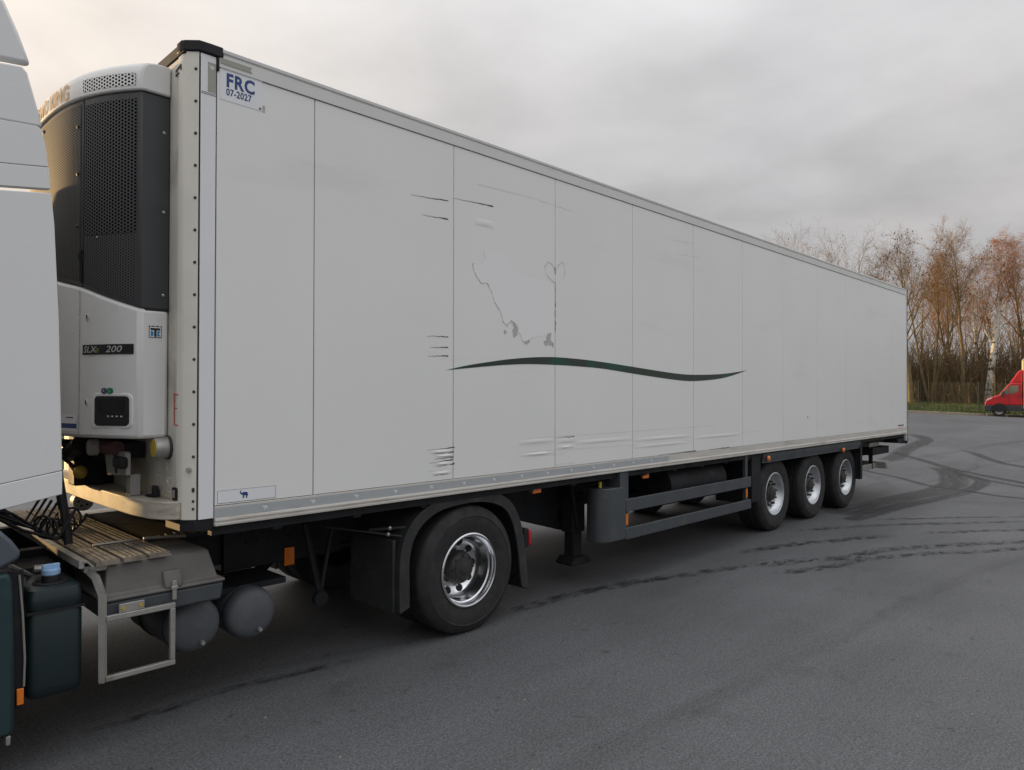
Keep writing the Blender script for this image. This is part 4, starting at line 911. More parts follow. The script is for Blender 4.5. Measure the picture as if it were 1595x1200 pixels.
# steel step frame
P = lambda x, z, y=0.045: (x, y, z)
MB().sqtube([P(-0.478, 0.372), P(-0.482, 0.84), (-0.500, 0.10, 0.93), (-0.535, 0.20, 0.985)], 0.015).build('step_frame', STEEL, truck)
MB().box(-0.465, -0.105, 0.032, 0.058, 0.695, 0.725).box(-0.133, -0.105, 0.032, 0.058, 0.402, 0.695).box(-0.465, -0.105, 0.030, 0.060, 0.372, 0.400).build('step_bar', STEEL, truck, bevel=0.003)
MB().box(-0.40, -0.27, 0.040, 0.050, 0.726, 0.775).build('step_bracket', STEEL, truck, bevel=0.003)
for x in (-0.38, -0.29): MB().cyl((x, 0.034, 0.75), 'y', 0.010, 0.008, 8).build('bolt', YELL, truck)
# battery box: ribbed lid + tray + latch
lid = MB(); secs = []
def rect(x0, x1, y0, y1, z): return [(x0, y0, z), (x1, y0, z), (x1, y1, z), (x0, y1, z)]
for a in (rect(-0.475, 0.205, 0.075, 0.80, 0.785), rect(-0.475, 0.205, 0.075, 0.80, 0.805), rect(-0.455, 0.170, 0.105, 0.78, 0.815), rect(-0.435, 0.125, 0.135, 0.76, 0.975), rect(-0.415, 0.105, 0.165, 0.74, 0.992)): secs.append(a); lid.v += a
for i in range(len(secs)-1):
    for k in range(4): lid.f.append((i*4+k, i*4+(k+1) % 4, (i+1)*4+(k+1) % 4, (i+1)*4+k))
lid.f += [(3, 2, 1, 0), tuple((len(secs)-1)*4+k for k in range(4))]
lid = lid.build('battery_lid', BATT, truck, bevel=0.02)
for x in (-0.10,): MB().prism([(0.073, 0.80), (0.10, 0.815), (0.130, 0.90), (0.10, 0.90), (0.073, 0.83)], 'x', x-0.05, x+0.05).build('lid_rib', BATT, lid, bevel=0.01)
MB().prism([(-0.455, 0.675), (0.185, 0.675), (0.20, 0.782), (-0.470, 0.782)], 'y', 0.085, 0.79).build('battery_tray', GUARD, truck, bevel=0.015)
MB().box(-0.112, -0.088, 0.060, 0.075, 0.735, 0.845).box(-0.118, -0.082, 0.056, 0.072, 0.795, 0.815).build('lid_latch', STEEL, lid, bevel=0.003)
# deck planks
for y in (0.14, 1.0, 1.9): MB().box(-0.545, -0.09, y, y+0.03, 0.955, 0.988).build('deck_bearer', STEEL, truck)
for (y0, y1) in ((0.09, 0.52), (0.535, 1.44), (1.455, 2.4)):
    for (x0, x1) in ((-0.502, -0.384), (-0.362, -0.250), (-0.228, -0.118)):
        pl = MB().prism([(x0, 0.990), (x0, 1.012), (x0+0.006, 1.016), (x1-0.006, 1.016), (x1, 1.012), (x1, 0.990)], 'y', y0, y1)
        pl = pl.build('deck_plank', PLATE, truck)
        rb = MB(); ncol = 4
        for k in range(ncol):
            xx = x0 + 0.014 + (x1-x0-0.028)*k/(ncol-1); rb.box(xx-0.005, xx+0.005, y0+0.015, y1-0.015, 1.016, 1.0185)
        rb.build('tread_ridges', PLATE, pl)['kind'] = 'stuff'
        sl_ = MB()
        for k in range(4):
            xx = x0 + 0.018 + (x1-x0-0.036)*k/3
            for q_ in range(int((y1-y0-0.03)/0.045)):
                yy = y0 + 0.02 + q_*0.045; sl_.box(xx+0.0055, xx+0.0125, yy, yy+0.032, 1.0155, 1.0172)
        sl_.build('slots', SEAM, pl)['kind'] = 'stuff'
MB().prism([(-0.560, 1.02), (-0.545, 1.02), (-0.515, 0.985), (-0.515, 1.0), (-0.541, 1.028), (-0.560, 1.028)], 'y', 0.085, 2.3).box(-0.58, -0.556, 0.10, 2.3, 0.99, 1.03).build('deck_edge', STEEL, truck)
MB().tube([(-0.40, 0.53, 1.024), (-0.16, 0.53, 1.024)], 0.008, 6).tube([(-0.16, 0.40, 1.05), (0.09, 0.40, 1.03)], 0.009, 6).build('deck_bar', STEEL, truck)
# hoses: coiled suzi line, upright pole
MB().tube([(-0.575, 0.62, 1.62), (-0.565, 0.60, 1.45), (-0.545, 0.56, 1.25), (-0.53, 0.52, 1.05)], 0.026, 10).build('hose_post', BLACKP, truck)
def coil(p0, p1, sag, r, turns, name, m=BLACKP, rr_=0.0075):
    pts = []; p0 = Vector(p0); p1 = Vector(p1); ax = (p1-p0).normalized(); a = ax.cross(Vector((0, 0, 1))).normalized()
    n = turns*12
    for i in range(n+1):
        t = i/n; th = 2*PI*turns*t; c = p0.lerp(p1, t) - Vector((0, 0, sag*math.sin(PI*t)))
        pts.append(c + (a*math.cos(th) + Vector((0, 0, 1))*math.sin(th))*r)
    MB().tube(pts, rr_, 6).build(name, m, truck)
coil((-0.67, 0.50, 1.18), (-0.44, 0.70, 1.20), 0.05, 0.060, 6, 'coiled_hose', rr_=0.0075)
for k in range(7):
    y = 0.5 + k*0.13; MB().tube([(-0.95, y, 1.30), (-0.75, y+0.05, 1.16+0.03*(k % 3)), (-0.6, y-0.05, 1.10), (-0.5, y, 1.25)], 0.010, 6).build('air_hose', BLACKP, truck)
MB().box(-1.0, -0.62, 0.45, 2.2, 0.80, 0.92).build('gearbox_cover', CHAS, truck)
MB().tube([(-0.72, 0.42, 0.96), (-0.60, 0.42, 0.95)], 0.02, 8).tube([(-0.85, 0.3, 1.02), (-0.70, 0.46, 0.90)], 0.012, 6).build('air_line', STEEL, truck)
MB().box(-0.90, -0.56, 0.50, 1.1, 0.45, 0.95).build('tank_carrier', CHAS, truck)
# vented disc beyond the deck
dsc = MB().lathe([(0.0001, 0), (0.02, -0.004), (0.055, 0.0), (0.068, -0.008), (0.075, 0.0), (0.075, 0.09), (0.05, 0.1), (0.0001, 0.1)], (0.0, 2.25, 1.055), 'y', 28)
dsc = dsc.build('vented_disc', UNITW, truck)
for k in range(5):
    a = 2*PI*k/5+0.5; MB().cyl((0.036*math.cos(a), 2.246, 1.055+0.036*math.sin(a)), 'y', 0.009, 0.003, 10).build('disc_hole', SEAM, dsc)
# frame rails with bolt heads, chassis cheek plate
for y in (0.80, 1.72):
    MB().box(-2.6, 3.2, y, y+0.01, 0.72, 0.985).box(-2.6, 3.2, y, y+0.08, 0.985, 0.995).box(-2.6, 3.2, y, y+0.08, 0.71, 0.72).build('frame_rail', CHAS, truck)
MB().box(0.49, 1.45, 0.76, 0.80, 0.66, 0.975).build('frame_cheek_plate', CHAS, truck, bevel=0.006)
bm_ = MB()
for k in range(10):
    for j in range(2): bm_.cyl((0.62+k*0.085+0.04*j, 0.752, 0.90-0.05*j), 'y', 0.011, 0.01, 8)
for (x, z) in ((0.0, 1.005), (0.05, 1.0), (0.10, 1.0), (0.15, 1.0), (0.20, 1.0), (0.10, 1.04)): pass
o = bm_.build('frame_bolts', CHAS, truck); o['kind'] = 'stuff'
bm_ = MB()
for k in range(6): bm_.ball((-0.055+k*0.055, 0.60+0.012*k, 1.008), 0.011, 8, 5)
o = bm_.build('plate_bolts', ZINC, truck); o['kind'] = 'stuff'
MB().box(-0.085, 0.45, 0.56, 1.9, 0.985, 1.004).build('front_frame_plate', BLACKP, truck)
MB().box(0.95, 1.03, 0.742, 0.756, 0.63, 0.765).build('side_reflector', AMBER, truck, bevel=0.003)
MB().tube([(0.35, 0.9, 0.62), (0.6, 0.92, 0.55), (0.9, 0.95, 0.60), (1.2, 0.98, 0.85)], 0.03, 8).build('exhaust_pipe', CHAS, truck)
MB().box(0.25, 0.75, 0.35, 0.75, 0.62, 0.66).build('tank_shelf', CHAS, truck)
# air tanks (domed ends towards the viewer)
def tank(cx, cz, y0, r, ln):
    p = [(0.0001, 0.0), (r*0.55, 0.007), (r*0.80, 0.020), (r*0.92, 0.036), (r*0.98, 0.058), (r, 0.085), (r, ln-0.12), (r*0.93, ln-0.07), (r*0.6, ln-0.02), (0.0001, ln)]
    t = MB().lathe(p, (cx, y0, cz), 'y', 36).build('air_tank', TANKG, truck, angle=60)
    MB().lathe([(r, 0.098), (r+0.004, 0.10), (r+0.004, 0.108), (r, 0.11)], (cx, y0, cz), 'y', 36, True).build('weld_seam', CHAS, t)
    MB().tube([(cx+0.03, y0+0.001, cz-0.10), (cx+0.03, y0-0.022, cz-0.10)], [0.016, 0.012], 8).build('drain_valve', ZINC, t)
    MB().lathe([(r+0.001, ln*0.55), (r+0.007, ln*0.55), (r+0.007, ln*0.62), (r+0.001, ln*0.62)], (cx, y0, cz), 'y', 36, True).build('tank_band', CHAS, t)
tank(0.085, 0.50, 0.20, 0.165, 0.85); tank(0.455, 0.495, 0.20, 0.165, 0.85)
# mudguard struts and drop links between tank and wheel
MB().tube([(1.00, 0.54, 0.97), (1.13, 0.54, 0.42)], 0.024, 6).tube([(1.13, 0.54, 0.42), (1.24, 0.56, 0.90)], 0.018, 6).build('guard_strut', CHAS, truck)
MB().cyl((1.12, 0.50, 0.40), 'y', 0.055, 0.05, 16).build('roller', CHAS, truck)
# rear wheels of the tractor
def guard_prof(off):
    pts = [(1.50, .30), (1.505, .72), (1.60, .94), (1.80, 1.075), (2.08, 1.125), (2.38, 1.115), (2.64, 1.02), (2.78, .82), (2.845, .55), (2.885, .21)]
    return pts
gp = [tuple(p) for p in catmull(guard_prof(0), 4)]
outer = MB(); n = len(gp)
cxw, czw = 2.19, 0.5
def inset(p, k): 
    d = Vector((cxw-p[0], czw+0.05-p[1])).normalized(); return (p[0]+d.x*k, p[1]+d.y*k)
ins = [inset(p, 0.016) for p in gp]
for (y0, y1, lipd, name) in ((0.055, 0.67, 0.016, 'mudguard'),):
    for p, q in zip(gp, ins): outer.v += [(p[0], y0, p[1]), (p[0], y1, p[1]), (q[0], y0, q[1]), (q[0], y1, q[1])]
    for i in range(n-1):
        o = i*4; p_ = o+4; outer.f += [(o, p_, p_+1, o+1), (o+2, o+3, p_+3, p_+2), (o, o+2, p_+2, p_), (o+1, p_+1, p_+3, o+3)]
    outer.f += [(0, 1, 3, 2), ((n-1)*4, (n-1)*4+2, (n-1)*4+3, (n-1)*4+1)]
mg = outer.build('mudguard', BLACKP, truck)
MUDG = mat('mudguard_plastic', (0.024, 0.025, 0.026), 0.6, var=(7, 0.2), dirt=((0.075, 0.07, 0.06), 5, 0.5, 0.85, (1, 1, 1)), bump=(90, 0.1, 0.002))
mg.data.materials[0] = MUDG
lip = MB(); ins2 = [inset(p, 0.085 if 3 <= i <= n-4 else 0.09) for i, p in enumerate(gp)]; out2 = [inset(p, -0.006) for p in gp]
for p, q in zip(out2, ins2): lip.v += [(p[0], 0.038, p[1]), (q[0], 0.038, q[1]), (q[0], 0.056, q[1]), (p[0], 0.056, p[1])]
for i in range(n-1):
    o = i*4; p_ = o+4; lip.f += [(o+a, p_+a, p_+(a+1) % 4, o+(a+1) % 4) for a in range(4)]
lip.f += [(0, 1, 2, 3), ((n-1)*4+3, (n-1)*4+2, (n-1)*4+1, (n-1)*4)]
lip.build('guard_lip', MUDG, mg, bevel=0.004)
MB().box(1.47, 1.50, 0.09, 0.66, 0.30, 0.84).build('front_flap', MUDG, mg, bevel=0.01)
spk = MB()
for a in range(14):
    for b in range(6): 
        c = Vector((2.865-0.012*0, 0.10+b*0.085+0.04*(a % 2), 0.24+a*0.035)); spk.tube([c, c + Vector((-0.03, 0, 0.0))], [0.010, 0.003], 5)
o = spk.build('spray_bristles', BLACKP, mg); o['kind'] = 'stuff'
MB().tube([(1.40, 0.30, 0.90), (1.60, 0.10, 0.92)], 0.012, 6).tube([(1.15, 0.5, 0.93), (1.55, 0.09, 0.86)], 0.008, 6).build('guard_stay', HUB, mg)
for (x, z) in ((1.46, 0.93), (1.445, 0.885)): MB().ball((x, 0.12, z), 0.016, 8, 5).build('stay_bolt', ZINC, mg)
tl = MB().box(2.90, 2.955, 0.10, 0.46, 0.56, 0.73).build('tail_lamp', BLACKP, truck, bevel=0.01)
MB().box(2.956, 2.99, 0.092, 0.45, 0.575, 0.715).build('tail_lens', REDL, tl, bevel=0.012)
MB().box(2.86, 2.91, 0.14, 0.62, 0.60, 0.70).build('lamp_bracket', CHAS, truck)

MB().prism(rr(-0.55, 1.30, 0.34, 0.94, 0.10, 4), 'y', 1.92, 2.53).build('fuel_tank', STEEL, truck)
far = MB()
for p, q in zip(gp, ins): far.v += [(p[0], 1.93, p[1]), (p[0], 2.55, p[1]), (q[0], 1.93, q[1]), (q[0], 2.55, q[1])]
far.f = list(outer.f)
far.build('mudguard', MUDG, truck)

def wheel_tractor(parent, loc):
    W = MB().lathe([(0.275, 0.24), (0.20, 0.25), (0.0001, 0.25)], (0, 0, 0), 'y', 32).build('wheel', ALU, parent, loc=loc)
    R, ri = 0.515, 0.292
    def sub(mb, nm, m):
        o = place(nm, mb.mesh(nm, m), None); o.parent = W; return o
    tp = tyre_prof(R, ri, 0.29)
    sub(MB().lathe(tp, (0, 0, 0), 'y', 96, True), 'tyre', RUB)
    sub(MB().lathe([(r, a+0.32) for r, a in tp], (0, 0, 0), 'y', 64, True), 'tyre', RUB)
    sub(MB().lathe([(ri+0.006, 0.018), (ri+0.006, 0.002), (ri-0.004, -0.004), (ri-0.014, 0.0), (ri-0.018, 0.020), (ri-0.024, 0.030), (ri-0.024, 0.050), (ri-0.034, 0.058), (ri-0.040, 0.135), (ri-0.050, 0.165), (0.222, 0.192), (0.178, 0.214), (0.170, 0.212), (0.165, 0.200), (0.130, 0.200), (0.125, 0.22)], (0, 0, 0), 'y', 72), 'rim', ALU)
    for k in range(10):
        a = 2*PI*k/10; d = Vector((math.cos(a), 0, math.sin(a))); c = d*0.200 + Vector((0, 0.2025, 0)); nrm = Vector((-d.x*0.45, -0.89, -d.z*0.45))
        sub(MB().tube([c - nrm*0.006, c + nrm*0.005], 0.031, 18), 'hand_hole', SEAM)
    sub(MB().lathe([(0.132, 0.21), (0.132, 0.12), (0.124, 0.100), (0.108, 0.088), (0.090, 0.085), (0.085, 0.076), (0.045, 0.070), (0.040, 0.060), (0.0001, 0.058)], (0, 0, 0), 'y', 36), 'hub', HUB)
    for k in range(10):
        a = 2*PI*k/10 + 0.314; c = Vector((0.149*math.cos(a), 0.201, 0.149*math.sin(a)))
        sub(MB().tube([c, c + Vector((0, -0.014, 0)), c + Vector((0, -0.015, 0)), c + Vector((0, -0.042, 0))], [0.0185, 0.0175, 0.0125, 0.0115], 8), 'wheel_nut', ZINC)
    hb = MB()
    for k in range(8):
        a = 2*PI*k/8; c = Vector((0.105*math.cos(a), 0.090, 0.105*math.sin(a))); hb.tube([c, c + Vector((0, -0.012, 0))], 0.010, 8)
    sub(hb, 'hub_bolts', HUB)['kind'] = 'stuff'
    return W
tw = wheel_tractor(truck, (2.19, 0.035, 0.505))
c = copy_tree(tw, truck, (2.19, CY1, 0.505)); c.rotation_euler.z = PI
for (y, rz) in ((0.06, 0), (CY1-0.01, PI)):
    c = copy_tree(tw, truck, (-2.1, y, 0.505)); c.rotation_euler.z = rz
MB().cyl((2.19, 0.35, 0.505), 'y', 0.11, 1.9, 16).build('drive_axle', CHAS, truck)
MB().lathe([(0.0001, 0), (0.42, 0), (0.46, 0.02), (0.46, 0.05), (0.42, 0.06), (0.0001, 0.06)], (1.75, 1.3, 1.0), 'z', 24).build('coupling_table', CHAS, truck)

# ------------------------------------------------------------------ RED VAN
RED = mat('bright_red_paint', (0.50, 0.006, 0.012), 0.3, coat=0.6, var=(2, 0.04))
VGRY = mat('van_grey_plastic', (0.045, 0.045, 0.047), 0.6, var=(5, 0.15))
GLASS = mat('van_window_glass', (0.16, 0.15, 0.09), 0.06, 0.0, spec=1.0, var=(1.5, 0.4))
BEIGE = mat('beige_box_body', (0.66, 0.55, 0.42), 0.5, var=(1.5, 0.05))
LAMP = mat('clear_headlamp', (0.75, 0.66, 0.55), 0.12, 0.3, spec=0.8)
VSX, VS = 0.80, 0.99
vx, vy = XY(41.2, 41.2*(1534-797.5)/1104.5); vz = TZ(*XY(40.6, 27.9))
van = thing('delivery_van', 'red van with a beige box body at the right edge of the yard', 'van', (vx, vy, vz), rotz=math.atan2(KU.y, KU.x))
def vpart(name, poly, y0, y1, m, parent=None, bev=0.02):
    mb = MB().prism([(a*VSX, b*VS) for a, b in poly], 'y', y0, y1)
    me = mb.mesh(name, m); o = bpy.data.objects.new(name, me); COL.objects.link(o); o.parent = parent or van
    if bev: bm_ = o.modifiers.new('bevel', 'BEVEL'); bm_.width = bev; bm_.segments = 3; bm_.limit_method = 'ANGLE'; bm_.angle_limit = math.radians(25)
    return o
body = vpart('body', [(0.0, .66), (0.0, .76), (.06, .92), (.15, 1.04), (.45, 1.14), (.82, 1.23), (.90, 1.30), (1.15, 1.58), (1.40, 1.86), (1.52, 1.93), (1.75, 1.96), (2.20, 1.97), (2.22, .66), (1.22, .66), (1.16, .58), (.50, .58), (.44, .66)], 0.0, 1.95, RED, bev=0.06)
vpart('deflector', [(1.50, 1.965), (1.60, 2.06), (2.02, 2.64), (2.24, 2.72), (2.24, 1.985)], 0.12, 1.83, RED, bev=0.05)
vpart('deflector_recess', [(2.245, 2.0), (2.245, 2.68), (2.26, 2.68), (2.26, 2.0)], 0.2, 1.75, VGRY, bev=0)
vpart('side_window', [(1.46, 1.33), (1.46, 1.80), (1.98, 1.80), (1.99, 1.42), (1.55, 1.31)], -0.006, 0.0, GLASS, body, 0)
vpart('quarter_window', [(1.14, 1.28), (1.16, 1.52), (1.40, 1.76), (1.42, 1.31)], -0.006, 0.0, GLASS, body, 0)
vpart('windscreen', [(.91, 1.315), (.88, 1.315), (1.385, 1.875), (1.405, 1.86)], 0.12, 1.83, GLASS, body, 0)
vpart('lower_cladding', [(-0.02, .40), (-0.03, .64), (.44, .66), (.50, .575), (.44, .30), (.05, .30)], -0.02, 1.97, VGRY, bev=0.03)
vpart('lower_cladding', [(1.16, .57), (1.22, .655), (2.3, .655), (2.3, .32), (1.26, .32)], -0.015, 0.10, VGRY, bev=0.02)
vpart('headlight', [(.05, .90), (.16, 1.01), (.44, 1.09), (.40, 1.02), (.20, .93)], -0.008, 0.35, LAMP, body, 0.01)
vpart('fog_lamp', [(-0.045, .60), (-0.045, .64), (.06, .64), (.06, .61)], 0.0, 0.2, LAMP, body, 0)
mir = vpart('mirror', [(1.08, 1.12), (.92, 1.22), (.98, 1.36), (1.10, 1.50), (1.14, 1.47), (1.14, 1.14)], -0.20, 0.0, VGRY, bev=0.03)
vpart('door_handle', [(1.93, 1.07), (1.93, 1.17), (2.0, 1.17), (2.0, 1.07)], -0.02, 0.0, VGRY, body, 0.01)
vpart('door_gap', [(1.42, .70), (1.425, 1.30), (1.44, 1.30), (1.435, .70)], -0.003, 0.0, SEAM, body, 0)
vpart('door_gap', [(2.06, .68), (2.07, 1.86), (2.085, 1.86), (2.075, .68)], -0.003, 0.0, SEAM, body, 0)
vpart('box_body', [(2.29, .47), (2.29, 3.30), (6.4, 3.30), (6.4, .47)], -0.10, 2.05, BEIGE, bev=0.02)
vpart('box_edge', [(2.27, 3.26), (2.27, 3.34), (6.42, 3.34), (6.42, 3.26)], -0.12, 2.07, LAMP, bev=0.01)
vpart('box_edge', [(2.275, .46), (2.275, 3.26), (2.30, 3.26), (2.30, .46)], -0.12, -0.08, LAMP, bev=0)
vpart('chassis_skirt', [(2.3, .34), (2.3, .45), (6.3, .45), (6.3, .34)], 0.05, 1.9, VGRY, bev=0)
def vwheel(x, y, rz=0):
    R = 0.355
    me = MB().lathe([(0.22, 0.0), (0.25, -0.006), (0.33, 0.0), (R-0.004, 0.03), (R, 0.05), (R, 0.19), (R-0.02, 0.21), (0.2, 0.21)], (0, 0, 0), 'y', 32).mesh('wheel', RUB)
    o = bpy.data.objects.new('wheel', me); COL.objects.link(o); o.parent = van; o.location = (x, y, R); o.rotation_euler.z = rz
    me = MB().lathe([(0.225, -0.004), (0.205, 0.01), (0.195, 0.04), (0.12, 0.045), (0.10, 0.01), (0.0001, 0.0)], (0, 0, 0), 'y', 24).mesh('rim', mat('van_rim_paint', (0.42, 0.38, 0.34), 0.5, 0.3))
    r = bpy.data.objects.new('rim', me); COL.objects.link(r); r.parent = o
    me = MB().lathe([(0.0001, -0.002), (0.085, -0.002), (0.085, 0.01)], (0, 0, 0), 'y', 18).mesh('hub', HUB)
    r = bpy.data.objects.new('hub', me); COL.objects.link(r); r.parent = o
for vx_, vy_, vr_ in ((0.84, 0.02, 0), (4.9, 0.02, 0), (0.84, 1.93, PI), (4.9, 1.93, PI)): vwheel(vx_*VSX, vy_, vr_)
vpart('wheel_arch', [(.34, .30)] + [(.84 + .50*math.cos(a), .34 + .43*math.sin(a)) for a in [PI - PI*k/14 for k in range(15)]] + [(1.34, .30)], -0.022, 0.30, SEAM, body, 0)

# ------------------------------------------------------------------ FENCE
WIRE = mat('dark_green_wire', (0.035, 0.045, 0.035), 0.6)
FN = 1.4
def fpt(u):
    x, y = KXY(FN, u); return x, y, VZ(x, y)
fence = thing('mesh_fence', 'dark wire mesh fence on thin posts along the grass in front of the trees', 'fence', fpt(1.0))
prev = None
for i in range(-12, 10):
    u = 0.35 + i*3.25
    x, y, z = fpt(u)
    MB().box(x-0.03, x+0.03, y-0.03, y+0.03, z-0.05, z+1.85).build('fence_post', WIRE, fence)
    if prev is not None:
        wr = MB(); a = fpt(prev+0.03); b = fpt(u-0.03)
        for k in range(10):
            h = 0.06 + k*0.19
            wr.tube([(a[0], a[1], a[2]+h), (b[0], b[1], b[2]+h)], 0.005 if k < 9 else 0.012, 3, False)
        for k in range(60):
            q = fpt(prev + (u-prev)*(k+0.5)/60)
            wr.tube([(q[0], q[1], q[2]+0.06), (q[0], q[1], q[2]+1.77)], 0.003, 3, False)
        wr.build('wire_panel', WIRE, fence, recalc=False)
    prev = u

# ------------------------------------------------------------------ TREES
BARK = mat('olive_brown_bark', (0.20, 0.155, 0.075), 0.85, var=(2.5, 0.3), bump=(14, 0.4, 0.02))
BARKD = mat('dark_brown_bark', (0.145, 0.098, 0.055), 0.85, var=(2.5, 0.3), bump=(14, 0.4, 0.02))
TWIG = mat('red_brown_twigs', (0.26, 0.138, 0.034), 0.8, var=(0.8, 0.25))
TWIGD = mat('grey_brown_twigs', (0.19, 0.120, 0.050), 0.8, var=(0.8, 0.25))
TWIGO = mat('russet_birch_twigs', (0.36, 0.145, 0.036), 0.8, var=(0.8, 0.25))
LEAFB = mat('dry_brown_leaf', (0.17, 0.08, 0.03), 0.8, var=(3, 0.3))
def birch_mat():
    m = mat('birch_bark', (0.62, 0.58, 0.50), 0.7, dirt=((0.07, 0.055, 0.042), 1.5, 0.52, 0.60, (1.3, 1.3, 2.4)), bump=(10, 0.3, 0.02)); return m
BIRCH = birch_mat()

def make_tree(seed, h, r0, kind='upright', stems=1, first=0.35, lean=0.0, droop=0.0, spread=1.0, dens=1.0):
    rnd = random.Random(seed)
    wood = MB(); twig = MB()
    leaves = MB()
    def V(a, b, c): return Vector((a, b, c))
    def branch(p, d, ln, r, lvl, up):
        n = 5 if lvl <= 1 else (4 if lvl == 2 else 3)
        seg = max(2, int(ln/(0.9 if lvl == 0 else 0.55))) if lvl < 3 else 2
        pts = [p.copy()]; rs = [r]; q = p.copy(); dd = d.normalized()
        for i in range(seg):
            j = (0.045, 0.13, 0.20, 0.2, 0.2)[lvl]
            dd = (dd + V(rnd.gauss(0, j), rnd.gauss(0, j), rnd.gauss(0, j*0.6) + up)).normalized()
            q = q + dd*ln/seg; pts.append(q.copy()); rs.append(max(0.0032, r*(1 - (0.95 if lvl == 0 else 0.80)*(i+1)/seg)))
        tgt = wood if lvl <= 1 else twig
        tgt.tube(pts, rs, (7, 5, 3, 3, 3)[lvl], False)
        return pts, rs
    def grow(p, d, ln, r, lvl):
        up = (0.03, 0.07, 0.11, 0.10, 0)[lvl] - (droop*0.10*lvl if lvl >= 2 else 0)
        pts, rs = branch(p, d, ln, r, lvl, up)
        if lvl >= 4: return
        cnt = int(((17, 8, 6, 3)[lvl])*dens*(1 if lvl else max(0.6, h/10.5)))
        for k in range(cnt):
            t = (first + (1-first)*(k+rnd.random())/cnt) if lvl == 0 else (0.18 + 0.82*(k+rnd.random())/cnt)
            t = min(t, 0.985); f = t*(len(pts)-1); i = int(f); a = pts[i].lerp(pts[min(i+1, len(pts)-1)], f-i)
            rr_ = rs[i]
            ax = (pts[min(i+1, len(pts)-1)] - pts[max(i-1, 0)]).normalized()
            az = rnd.random()*2*PI; s1 = ax.cross(V(0.3, 0.2, 1) if abs(ax.z) < 0.9 else V(1, 0, 0)).normalized(); s2 = ax.cross(s1)
            sp = (0.62, 0.75, 0.8, 0.9)[lvl]*spread*rnd.uniform(0.75, 1.25)
            nd = (ax*math.cos(sp) + (s1*math.cos(az) + s2*math.sin(az))*math.sin(sp))
            if lvl == 0: nl = h*(0.40*(1-t)+0.13)*rnd.uniform(0.75, 1.2)*min(1.3, spread+0.15)
            else: nl = ln*(0.52, 0.52, 0.50, 0.5)[lvl]*rnd.uniform(0.6, 1.2)
            nl = max(nl, 0.35)
            grow(a, nd, nl, max(0.0045, rr_*((0.42, 0.45, 0.55, 0.6)[lvl] if kind != 'birch' else (0.30, 0.45, 0.55, 0.6)[lvl])), lvl+1)
            if lvl == 3 and kind == 'leafy' and rnd.random() < 0.06:
                c = a + nd*nl*0.7; s = rnd.uniform(0.05, 0.10)
                leaves.add([c, c + V(s, s*0.3, -s), c + V(s*0.2, s, -s*1.6)], [(0, 1, 2)])
    for s in range(stems):
        if stems == 1: d = V(lean, rnd.uniform(-.03, .03), 1); p = V(0, 0, -0.15); hh = h; rr0 = r0
        else:
            a = 2*PI*s/stems + rnd.random(); d = V(0.16*math.cos(a)+lean, 0.16*math.sin(a), 1); p = V(0.10*math.cos(a), 0.10*math.sin(a), -0.15); hh = h*rnd.uniform(0.82, 1.0); rr0 = r0*rnd.uniform(0.7, 0.95)
        grow(p, d, hh, rr0, 0)
    return wood, twig, leaves
def tree(name, label, d, pxc, h, r0, seed, bark=BARK, twigm=TWIG, group=None, zoff=None, **k):
    rt = (pxc-797.5)/1104.5*d
    x, y = XY(d, rt); z = VZ(x, y)
    root = thing(name, label, 'tree', (x, y, z), group, rotz=0)
    wd, tw_, lv = make_tree(seed, h*(0.83 if pxc < 1430 else 0.93), r0, **k)
    rz = math.atan2(R2.y, R2.x)
    o = place('trunk', wd.mesh('trunk', bark, 60, False)); o.parent = root; o.location = (0, 0, 0); o.rotation_euler.z = rz
    o = place('crown', tw_.mesh('crown', twigm, 60, False)); o.parent = root; o.location = (0, 0, 0); o.rotation_euler.z = rz
    if lv.v:
        o = place('dry_leaves', lv.mesh('dry_leaves', LEAFB, 0, False)); o.parent = root; o.rotation_euler.z = rz; o['kind'] = 'stuff'
    return root
G1 = 'bare trees behind the mesh fence'
T0 = tree('bare_tree', 'bare tree with a straight olive trunk right beside the trailer rear edge', 50, 1419, 12.6, 0.20, 11, BARK, TWIGD, G1, kind='leafy', first=0.36, spread=1.05)
tree('bare_tree', 'slim bare tree forked low, standing behind the left fence post', 51, 1450, 12.3, 0.13, 12, BARK, TWIG, G1, kind='leafy', stems=3, first=0.40, spread=0.75, dens=0.8)
tree('bare_tree', 'thin upright bare tree rooted in the grass by the right fence post', 50, 1500, 12.0, 0.15, 13, BARK, TWIG, G1, first=0.42, spread=0.8)
tree('birch_tree', 'thin white birch stem deep in the row, left of the big birch', 55, 1520, 11.2, 0.13, 14, BIRCH, TWIGO, G1, kind='birch', first=0.45, spread=0.8, droop=0.6, dens=0.7)
tree('birch_tree', 'tall birch with peeling white trunk and russet hanging twigs above the red van bonnet', 49, 1539, 12.3, 0.27, 15, BIRCH, TWIGO, G1, kind='birch', first=0.36, spread=0.72, droop=1.0, lean=0.02, dens=1.25)
tree('bare_tree', 'dark brown bare tree rising above the beige box of the van', 51, 1596, 11.0, 0.20, 16, BARKD, TWIGD, G1, first=0.35, spread=1.0)
tree('bare_tree', 'reddish bare tree with many fine twigs between birch and thin tree', 57, 1480, 11.8, 0.15, 17, BARKD, TWIG, G1, stems=2, first=0.36, spread=0.8)
BACK = 'bare trees of the back row'
